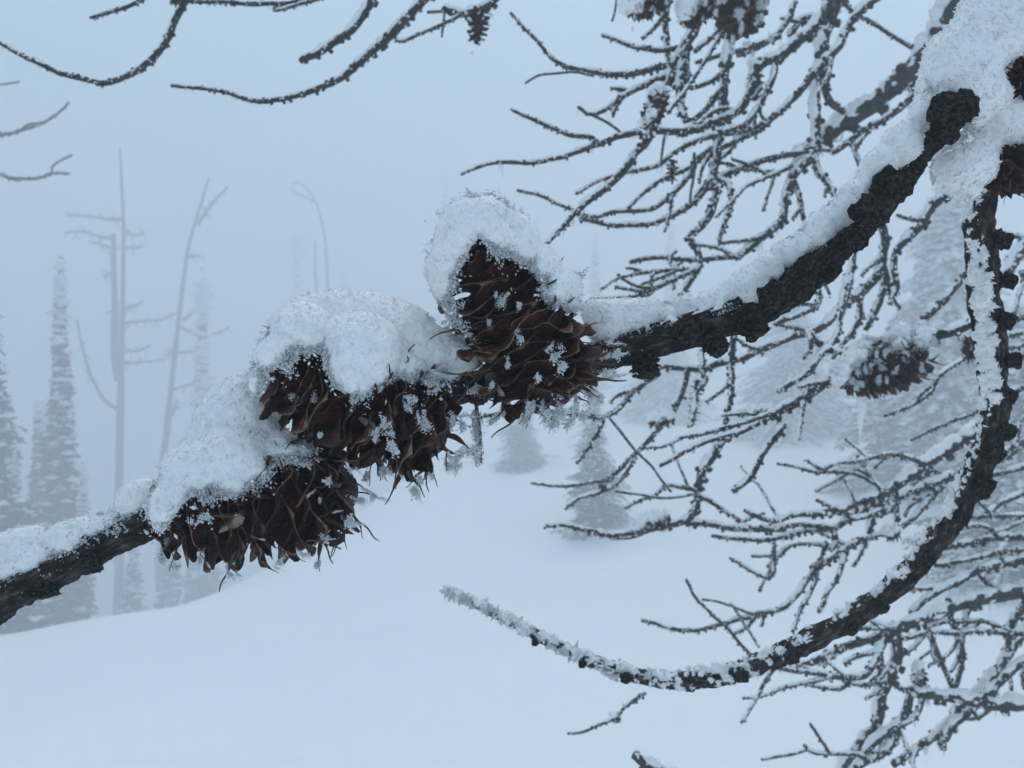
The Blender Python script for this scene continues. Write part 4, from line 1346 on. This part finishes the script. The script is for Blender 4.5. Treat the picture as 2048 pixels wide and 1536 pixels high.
limb('steep snowy limb running from the right edge down to the bottom edge', 1.05, .98, [
    (22, 14, [(2110, 1205), (2048, 1265), (2022, 1300), (1999, 1332), (1970, 1370), (1946, 1394), (1917, 1417), (1899, 1444), (1870, 1467), (1829, 1493), (1785, 1528)]),
    (17, 13, [(2110, 1285), (2048, 1323), (2019, 1344), (1990, 1370), (1958, 1400), (1931, 1426), (1902, 1452), (1882, 1485)]),
    (15, 12, [(2060, 1180), (2048, 1212), (2034, 1236), (2022, 1268), (2013, 1312)]),
    (9, 7, [(1985, 1395), (1975, 1417), (1952, 1435), (1923, 1441), (1899, 1455)]),
    (9, 8, [(1832, 1495), (1822, 1520), (1828, 1550)]),
    (12, 12, [(1895, 1450), (1885, 1475), (1888, 1500)])], 1.25)
limb('level snowy limb at the lower right edge carrying a small capped cone', .98, .95, [
    (28, 20, [(2110, 1410), (2048, 1408), (1990, 1408), (1946, 1400), (1905, 1394), (1858, 1388), (1823, 1382)]),
    (18, 14, [(1823, 1386), (1811, 1429), (1797, 1452), (1767, 1473), (1735, 1505), (1710, 1560)]),
    (11, 9, [(1846, 1392), (1844, 1400), (1832, 1432), (1806, 1454)]),
    (17, 14, [(1798, 1450), (1788, 1482), (1764, 1511), (1726, 1530), (1690, 1560)]),
    (9, 7, [(1796, 1452), (1806, 1470), (1817, 1501)]),
    (10, 7, [(1712, 1506), (1700, 1505), (1659, 1505), (1624, 1502), (1607, 1490)]),
    (6, 6, [(1622, 1503), (1574, 1511), (1524, 1520)]),
    (8, 7, [(1815, 1384), (1795, 1376), (1775, 1366)]),
    (8, 8, [(1838, 1388), (1838, 1365)])], 1.25)
limb('frosted twig tip poking up at the bottom edge', .8, .8, [(22, 18, [(1375, 1570), (1340, 1548), (1300, 1528), (1266, 1508)])], 1.3)
limb('small twig with a snow topped bud under the frosted branch', .6, .6, [(8, 5, [(1292, 1384), (1270, 1398), (1250, 1412), (1232, 1432), (1205, 1446), (1170, 1460), (1135, 1466)])], 1.1, shoots=0)

# --- right edge, behind the second branch
limb('tangle of snowy shoots at the right edge, beside the second branch', 1.15, 1.15, [
    (22, 14, [(2110, 470), (2048, 500), (2020, 545), (1990, 590), (1960, 640), (1935, 690)]),
    (12, 9, [(2110, 600), (2048, 632), (1999, 655), (1960, 668)]),
    (11, 9, [(2110, 655), (2048, 666), (2009, 674), (1970, 690)]),
    (11, 9, [(2110, 690), (2060, 690), (2010, 694)]),
    (14, 11, [(2110, 760), (2048, 775), (2010, 800), (1985, 835)]),
    (14, 10, [(2110, 860), (2048, 885), (2010, 908), (1985, 935)]),
    (13, 10, [(2110, 920), (2048, 935), (2000, 948), (1965, 955)]),
    (12, 9, [(2110, 970), (2060, 985), (2010, 1005), (1975, 1030)]),
    (10, 8, [(2048, 540), (2060, 580), (2055, 630), (2070, 700)]),
    (9, 7, [(2030, 880), (2040, 850), (2060, 820)])], 1.3)

# --- cones and buds on the branches behind
GC = 'small frosted cones on the branches behind'
def far_cone(bx, by, ax_, ay, d, Rp, n, seed, label, capw=1.0, cap=True, frost=8):
    if d > .7: d *= .85
    c = cone((bx, by, d), (ax_, ay, d - .004), Rp, n, seed, label, GC, nbr=max(10, n // 3), meshes=SCALES_FAR, open_=(84, 48), wscale=.6)
    org = np.array(c.location)
    r = np.random.default_rng(seed)
    a, b_ = np.array([bx, by]), np.array([ax_, ay])
    for i in range(frost):
        q = a + (b_ - a) * r.random() + r.normal(scale=Rp * .55, size=2)
        f = link('frost_clump', FROST[int(r.integers(6))], c)
        put(f, P(q[0], q[1], d - Rp * d / FPX * .85) - org, orient(r.normal(size=3)), Rp * .3 * d / FPX)
    if cap:
        up = np.array([-.25, -1]) * Rp * .55
        m = 26
        s = r.random(m)
        ctr = a + (b_ - a) * s[:, None] + up + r.normal(scale=Rp * .22, size=(m, 2))
        cs = np.array([P(x, y, d + r.uniform(-.7, .7) * Rp * d / FPX) for x, y in ctr])
        rs = Rp * r.uniform(.28, .5, m) * capw * d / FPX
        h = Rp * d / FPX / 11
        V, Q = blob(cs, rs, h, k=h * 1.5, noise=((h * 1.1, .35 / h), (h * .6, .9 / h)), seed=seed)
        link('snow', mesh_np('snow', V - org, [Q], M_SNOW), c)
    return c


far_cone(1925, 700, 1960, 690, .55, 30, 40, 71, 'small brown cone half hidden under snow next to the second branch', cap=False)
hc = far_cone(1842, 715, 1690, 765, .52, 56, 80, 72, 'large bristly brown cone hanging under the snow laden limb, with an icicle', cap=False, frost=26)
far_cone(1322, 188, 1290, 262, .76, 26, 44, 73, 'small snow capped cone sitting on the curving limb')
far_cone(1322, -8, 1258, 22, .76, 34, 60, 74, 'frosted brown cone at the top edge, leftmost of the three there')
far_cone(1428, -10, 1368, 42, .77, 34, 50, 75, 'frosted cone at the top edge, in the middle of the three there')
far_cone(1472, -35, 1488, 62, .75, 58, 84, 76, 'big frosted brown cone at the top edge, rightmost of the three there', frost=30, cap=False)
far_cone(962, 20, 950, 84, .70, 24, 40, 77, 'dark bristly little cone hanging at the top edge, left of centre', cap=False)
far_cone(1345, 320, 1345, 366, .85, 14, 24, 78, 'tiny dark cone hanging below the slender snowy limb', cap=False)
far_cone(1510, 200, 1512, 130, .87, 20, 36, 79, 'snow capped bud cone at the bend of the curving limb')
far_cone(1348, 838, 1296, 848, .90, 17, 30, 80, 'brown bud cone capped with snow on the drooping shoot tip')
far_cone(1340, 1038, 1288, 1046, .90, 20, 30, 81, 'rimy bud cone on the crooked shoot over the open snow')
far_cone(1770, 1068, 1800, 1070, .98, 17, 30, 82, 'round bud cone with a snow hood, left of the second branch')
far_cone(1838, 1366, 1838, 1338, .95, 18, 30, 83, 'little snow capped bud cone standing on the level limb')
far_cone(1225, 1434, 1240, 1440, .60, 11, 18, 84, 'tiny snow topped bud cone on the twig under the frosted branch')
far_cone(1198, 972, 1212, 974, .88, 9, 16, 85, 'tiny round bud cone on the thin twig over the open snow', cap=False, frost=3)
far_cone(1540, 822, 1505, 826, .95, 14, 24, 86, 'brown bud cone under snow above the sloping white ground')
far_cone(1395, 760, 1385, 850, .90, 15, 30, 87, 'narrow brown cone hanging on the crooked shoot beneath the branch', cap=False)
far_cone(2045, 330, 1985, 345, .235, 60, 60, 89, 'dark cone tucked beneath the snowy fork at the right edge', cap=False, frost=0)
far_cone(2075, 160, 2020, 150, .222, 42, 50, 90, 'dark cone stub showing through the snow on the fork', cap=False, frost=0)

POLY_G = [(1664, 760), (1690, 715), (1740, 668), (1790, 648), (1850, 648), (1900, 648), (1950, 625), (1958, 655), (1900, 672), (1862, 685), (1845, 692), (1820, 684), (1800, 700), (1780, 690), (1760, 684), (1742, 698), (1722, 712), (1705, 740), (1685, 765), (1675, 785)]
C, Rr = snow_shape(POLY_G, [((1842, 715), (1690, 765), 46, .52, .516)], .525, 30)
snow_object('snow_heap', C, Rr, .0009, 12, 6000, gsize=.0004, noise=((.0010, 90), (.0005, 300), (.0003, 700)), label='smooth snow lying on the bristly hanging cone and its limb', group='snow lying on branches further back')

# icicle under the hanging cone
g = Geo()
Ci = catmull(np.array([P(1722, 792, .52), P(1725, 815, .52), P(1721, 840, .52), P(1720, 875, .52)]), 30)
ri = np.interp(np.linspace(0, 1, 30), [0, .3, .7, 1], [9, 7, 5, 1.5]) * .52 / FPX * (1 + .15 * vnoise(Ci, 900, 4))
V, F = tube(Ci, ri, 10)
io = link('icicle', mesh_np('icicle', V - Ci[0], F, M_SNOW), loc=Ci[0])
tag(io, 'small frosted icicle hanging from the bristly cone beside the second branch', 'icicle')

# ------------------------------------------------------------------ trees in the fog
def conifer(top, depth, half_px_bottom, seed, label, snow=.5, group='fogged spruces', dens=1.0, power=1.05, fine=1.0, rag=.45):
    r = np.random.default_rng(seed)
    tp = P(top[0], top[1], depth)
    x, y = tp[0], tp[1]
    z0 = gz(x, y) - .1
    H = tp[2] - z0
    Rb = half_px_bottom * depth / FPX
    root = link('spruce_tree', None, loc=(x, y, z0))
    tag(root, label, 'tree', group)
    C = np.array([[0.03 * math.sin(s * 5) * H * .1, 0, s * H] for s in np.linspace(0, 1, 14)])
    V, F = tube(C, np.linspace(.016 * H, .002 * H, 14), 7)
    link('trunk', mesh_np('trunk', V, F, M_DEAD), root)
    tri, sn = [], []
    z = 0.06 * H
    while z < H * .985:
        t_ = z / H
        rl = Rb * (1 - t_) ** power + min(.006 * H, .12 * Rb)
        nb = int((8 + 7 * (1 - t_)) * dens) + 2
        for i in range(nb):
            a = r.random() * 6.283
            L = rl * r.uniform(.55, 1.12) * (.80 + rag * float(vnoise(np.array([[math.cos(a) * 1.3, math.sin(a) * 1.3, t_ * 11]]), 1.0, seed)[0]))
            zz = z + r.normal(scale=.016 * H)
            droop = r.uniform(.15, .55)
            ns = max(5, int(L / (.016 * H) * fine))
            dirv = np.array([math.cos(a), math.sin(a), 0])
            for j in range(ns):
                s = (j + r.random()) / ns
                p = np.array([0, 0, zz]) + dirv * L * s + np.array([0, 0, -droop * L * s * s + .1 * L * s])
                wl = min(.034 * H, .34 * Rb) * (.16 + .84 * (1 - t_) ** .7) * r.uniform(.6, 1.3) * (1.15 - .5 * s)
                for sd in (-1, 1):
                    side = np.array([-dirv[1], dirv[0], 0]) * sd
                    d = dirv * .55 + side * r.uniform(.3, .9) + np.array([0, 0, r.uniform(-.9, .25)])
                    e = p + d / np.linalg.norm(d) * wl
                    nrm = r.normal(size=3); wv = np.cross(d, nrm); wv /= np.linalg.norm(wv)
                    tri.append(np.stack([p - wv * wl * .27 / fine ** .6, p + wv * wl * .27 / fine ** .6, e + wv * wl * .15 / fine ** .6, e - wv * wl * .15 / fine ** .6]))
                if r.random() < snow:
                    sn.append((p + np.array([0, 0, .006 * H]), .011 * H / fine ** .7 * r.uniform(.5, 1.5)))
        z += .022 * H / max(1, dens) * r.uniform(.7, 1.3)
    T = np.array(tri).reshape(-1, 3)
    link('crown', mesh_np('crown', T, [np.arange(len(T)).reshape(-1, 4)], M_NEEDLE, smooth=False), root)
    if sn:
        ps = np.array([q[0] for q in sn]); sz = np.array([q[1] for q in sn])
        V = OCT[None] * (sz[:, None] * np.array([1.6, 1.6, .55]))[:, None, :] * (1 + .25 * r.normal(size=(len(ps), 6, 1))) + ps[:, None]
        link('snow', mesh_np('snow', V.reshape(-1, 3), [(OCTF[None] + (np.arange(len(ps)) * 6)[:, None, None]).reshape(-1, 3)], M_SNOW), root)
    return root


conifer((-40, 470), 6.9, 178, 301, 'dark snowy spruce at the left edge, the nearest in the fog', .14, dens=2.0, fine=1.5)
conifer((121, 528), 8.2, 62, 302, 'narrow spired grey spruce left of the tall dead snag', .05, dens=2.2, fine=1.2)
conifer((78, 800), 9.5, 80, 303, 'low dim spruce between the edge spruce and the spired one', .1, dens=1.4, fine=1.3)
conifer((406, 560), 13, 50, 304, 'faint slim spruce right of the leaning dead snag', .05, dens=2.0, fine=1.2)
conifer((596, 470), 24, 26, 305, 'very faint needle thin spruce above the middle cone', .1)
conifer((690, 545), 24, 24, 306, 'very faint short spire right of the bent dead top', .1)
conifer((890, 335), 27, 45, 307, 'barely visible tall spruce behind the upper cone', .1)
for i, (tx, ty, dd, hw, lb) in enumerate([(30, 880, 9, 60, 'low dim spruce in the hollow, right of the edge spruce'), (165, 930, 9.5, 60, 'low dim spruce in the hollow at the foot of the spired one'), (265, 1000, 11, 60, 'low dim spruce in the hollow, right of the tall snag foot'),
                                          (-70, 900, 9, 80, 'low dim spruce in the hollow at the very edge'), (345, 930, 12, 50, 'low dim spruce in the hollow behind the leaning snag')]):
    conifer((tx, ty), dd, hw, 330 + i, lb, .2)
conifer((1191, 465), 20, 36, 308, 'faint slender spruce right of the upper cone', .2)
conifer((1342, 430), 22, 50, 309, 'barely visible spruce behind the twig tips, right of centre', .2)
conifer((1075, 440), 26, 36, 310, 'barely visible spruce just right of the upper cone', .1)
conifer((1188, 760), 7.6, 82, 311, 'small snowy fir standing in the open snow below the upper cone', .22, 'snowy young firs', 1.3, .85, 1.4, .8)
conifer((1045, 790), 11, 72, 312, 'small faded fir left of the one below the upper cone', .25, 'snowy young firs', 1.2, .75, 1.5, .75)
conifer((1330, 640), 15, 110, 313, 'broad faded fir behind the hanging shoots', .8, 'snowy young firs', 1.2, .75, 1.5, .75)
conifer((1585, 560), 12, 150, 314, 'broad pale snow coated fir under the main branch', 1.3, 'snowy young firs', 1.2, .6, 1.7)
conifer((1900, 340), 7.8, 230, 315, 'big fir heavy with snow beside the second branch', 1.6, 'snowy young firs', 1.8, .7, 1.7)
conifer((2040, 600), 5.0, 230, 316, 'grey green fir with snow on its tips at the right edge', .9, 'snowy young firs', 1.3, .7, 1.7)


def snag(stem, depth, w0, w1, lines, seed, label):
    r = np.random.default_rng(seed)
    base = P(*stem[0], depth)
    z0 = gz(base[0], base[1]) - .2
    foot = np.array([base[0], base[1], z0])
    root = link('dead_tree', None, loc=foot)
    tag(root, label, 'tree', 'dead trees in the fog')
    pts = [foot] if base[2] > z0 + .3 else []
    C = catmull(np.array(pts + [P(a, b_, depth) for a, b_ in stem]), 60)
    rad = np.linspace(w0, w1, 60) / 2 * depth / FPX
    V, F = tube(C, rad * (1 + .15 * vnoise(C, 4, seed)), 9)
    link('trunk', mesh_np('trunk', V - foot, F, M_DEAD), root)
    for k, (a0, a1, ln) in enumerate(lines):
        dd = depth + r.uniform(-.5, .5)
        q = np.array([P(px, py, depth + (dd - depth) * i / max(len(ln) - 1, 1)) for i, (px, py) in enumerate(ln)])
        Cb = catmull(q, 26)
        Cb = Cb + .02 * np.stack([vnoise(Cb, 3, seed + k + i) for i in range(3)], 1)
        rb = np.linspace(a0, a1, 26) / 2 * depth / FPX
        g = Geo()
        V, F = tube(Cb, rb, 6)
        g.add(V, F)
        for i in range(2, 25):
            if r.random() < .6:
                d = np.array([r.normal(), r.normal(), r.normal() - .3]); d /= np.linalg.norm(d)
                e = np.stack([Cb[i], Cb[i] + d * .06 * r.uniform(.5, 2.0), Cb[i] + d * .12 * r.uniform(.5, 1.6) + np.array([0, 0, -.02])])
                V, F = tube(e, np.array([.35, .3, .15]) * rb[i], 4)
                g.add(V, F)
        link('branch', g.mesh('branch', M_DEAD, True, foot), root)
    return root


snag([(238, 1010), (240, 850), (243, 700), (246, 560), (247, 450), (243, 360), (240, 295)], 13, 26, 4, [
    (18, 10, [(236, 760), (229, 680), (228, 560), (226, 470)]),
    (8, 4, [(243, 440), (200, 437), (160, 433), (130, 428)]),
    (8, 4, [(226, 476), (195, 470), (165, 462), (132, 464)]),
    (6, 4, [(247, 460), (265, 468), (285, 466)]), (6, 4, [(248, 495), (270, 497), (286, 492)]),
    (7, 4, [(243, 645), (290, 642), (325, 640), (350, 628)]), (6, 4, [(242, 700), (270, 702), (300, 692)]), (6, 3, [(241, 722), (280, 725), (330, 720)]),
    (8, 4, [(238, 822), (205, 790), (180, 745), (165, 690), (155, 640)]), (6, 3, [(228, 545), (205, 553)]), (6, 3, [(244, 620), (270, 612), (285, 605)]), (6, 3, [(230, 500), (205, 490), (185, 485)])],
     401, 'tall dead snag with level stubs and a second broken stem')
snag([(322, 1000), (334, 860), (348, 720), (362, 600), (376, 500), (392, 440), (404, 400), (418, 355)], 13.5, 24, 4, [
    (8, 4, [(396, 450), (415, 420), (435, 395), (455, 373)]),
    (6, 3, [(368, 640), (400, 605), (412, 560)]), (7, 3, [(362, 655), (400, 670), (430, 668), (458, 655)]), (6, 3, [(352, 705), (385, 702), (408, 695)]),
    (6, 3, [(345, 780), (380, 770), (430, 755)]), (5, 3, [(380, 515), (398, 512)]), (6, 3, [(345, 830), (355, 800)]), (6, 3, [(350, 700), (330, 712)])],
     402, 'leaning dead snag with a forked top')
snag([(655, 640), (655, 560), (650, 480), (640, 430), (630, 400), (612, 375), (596, 362), (583, 370)], 19, 16, 4, [
    (5, 3, [(630, 405), (610, 395), (590, 385), (580, 375)]), (7, 4, [(640, 640), (632, 560), (631, 480)])], 403, 'faint dead snag whose top bends over to the left')
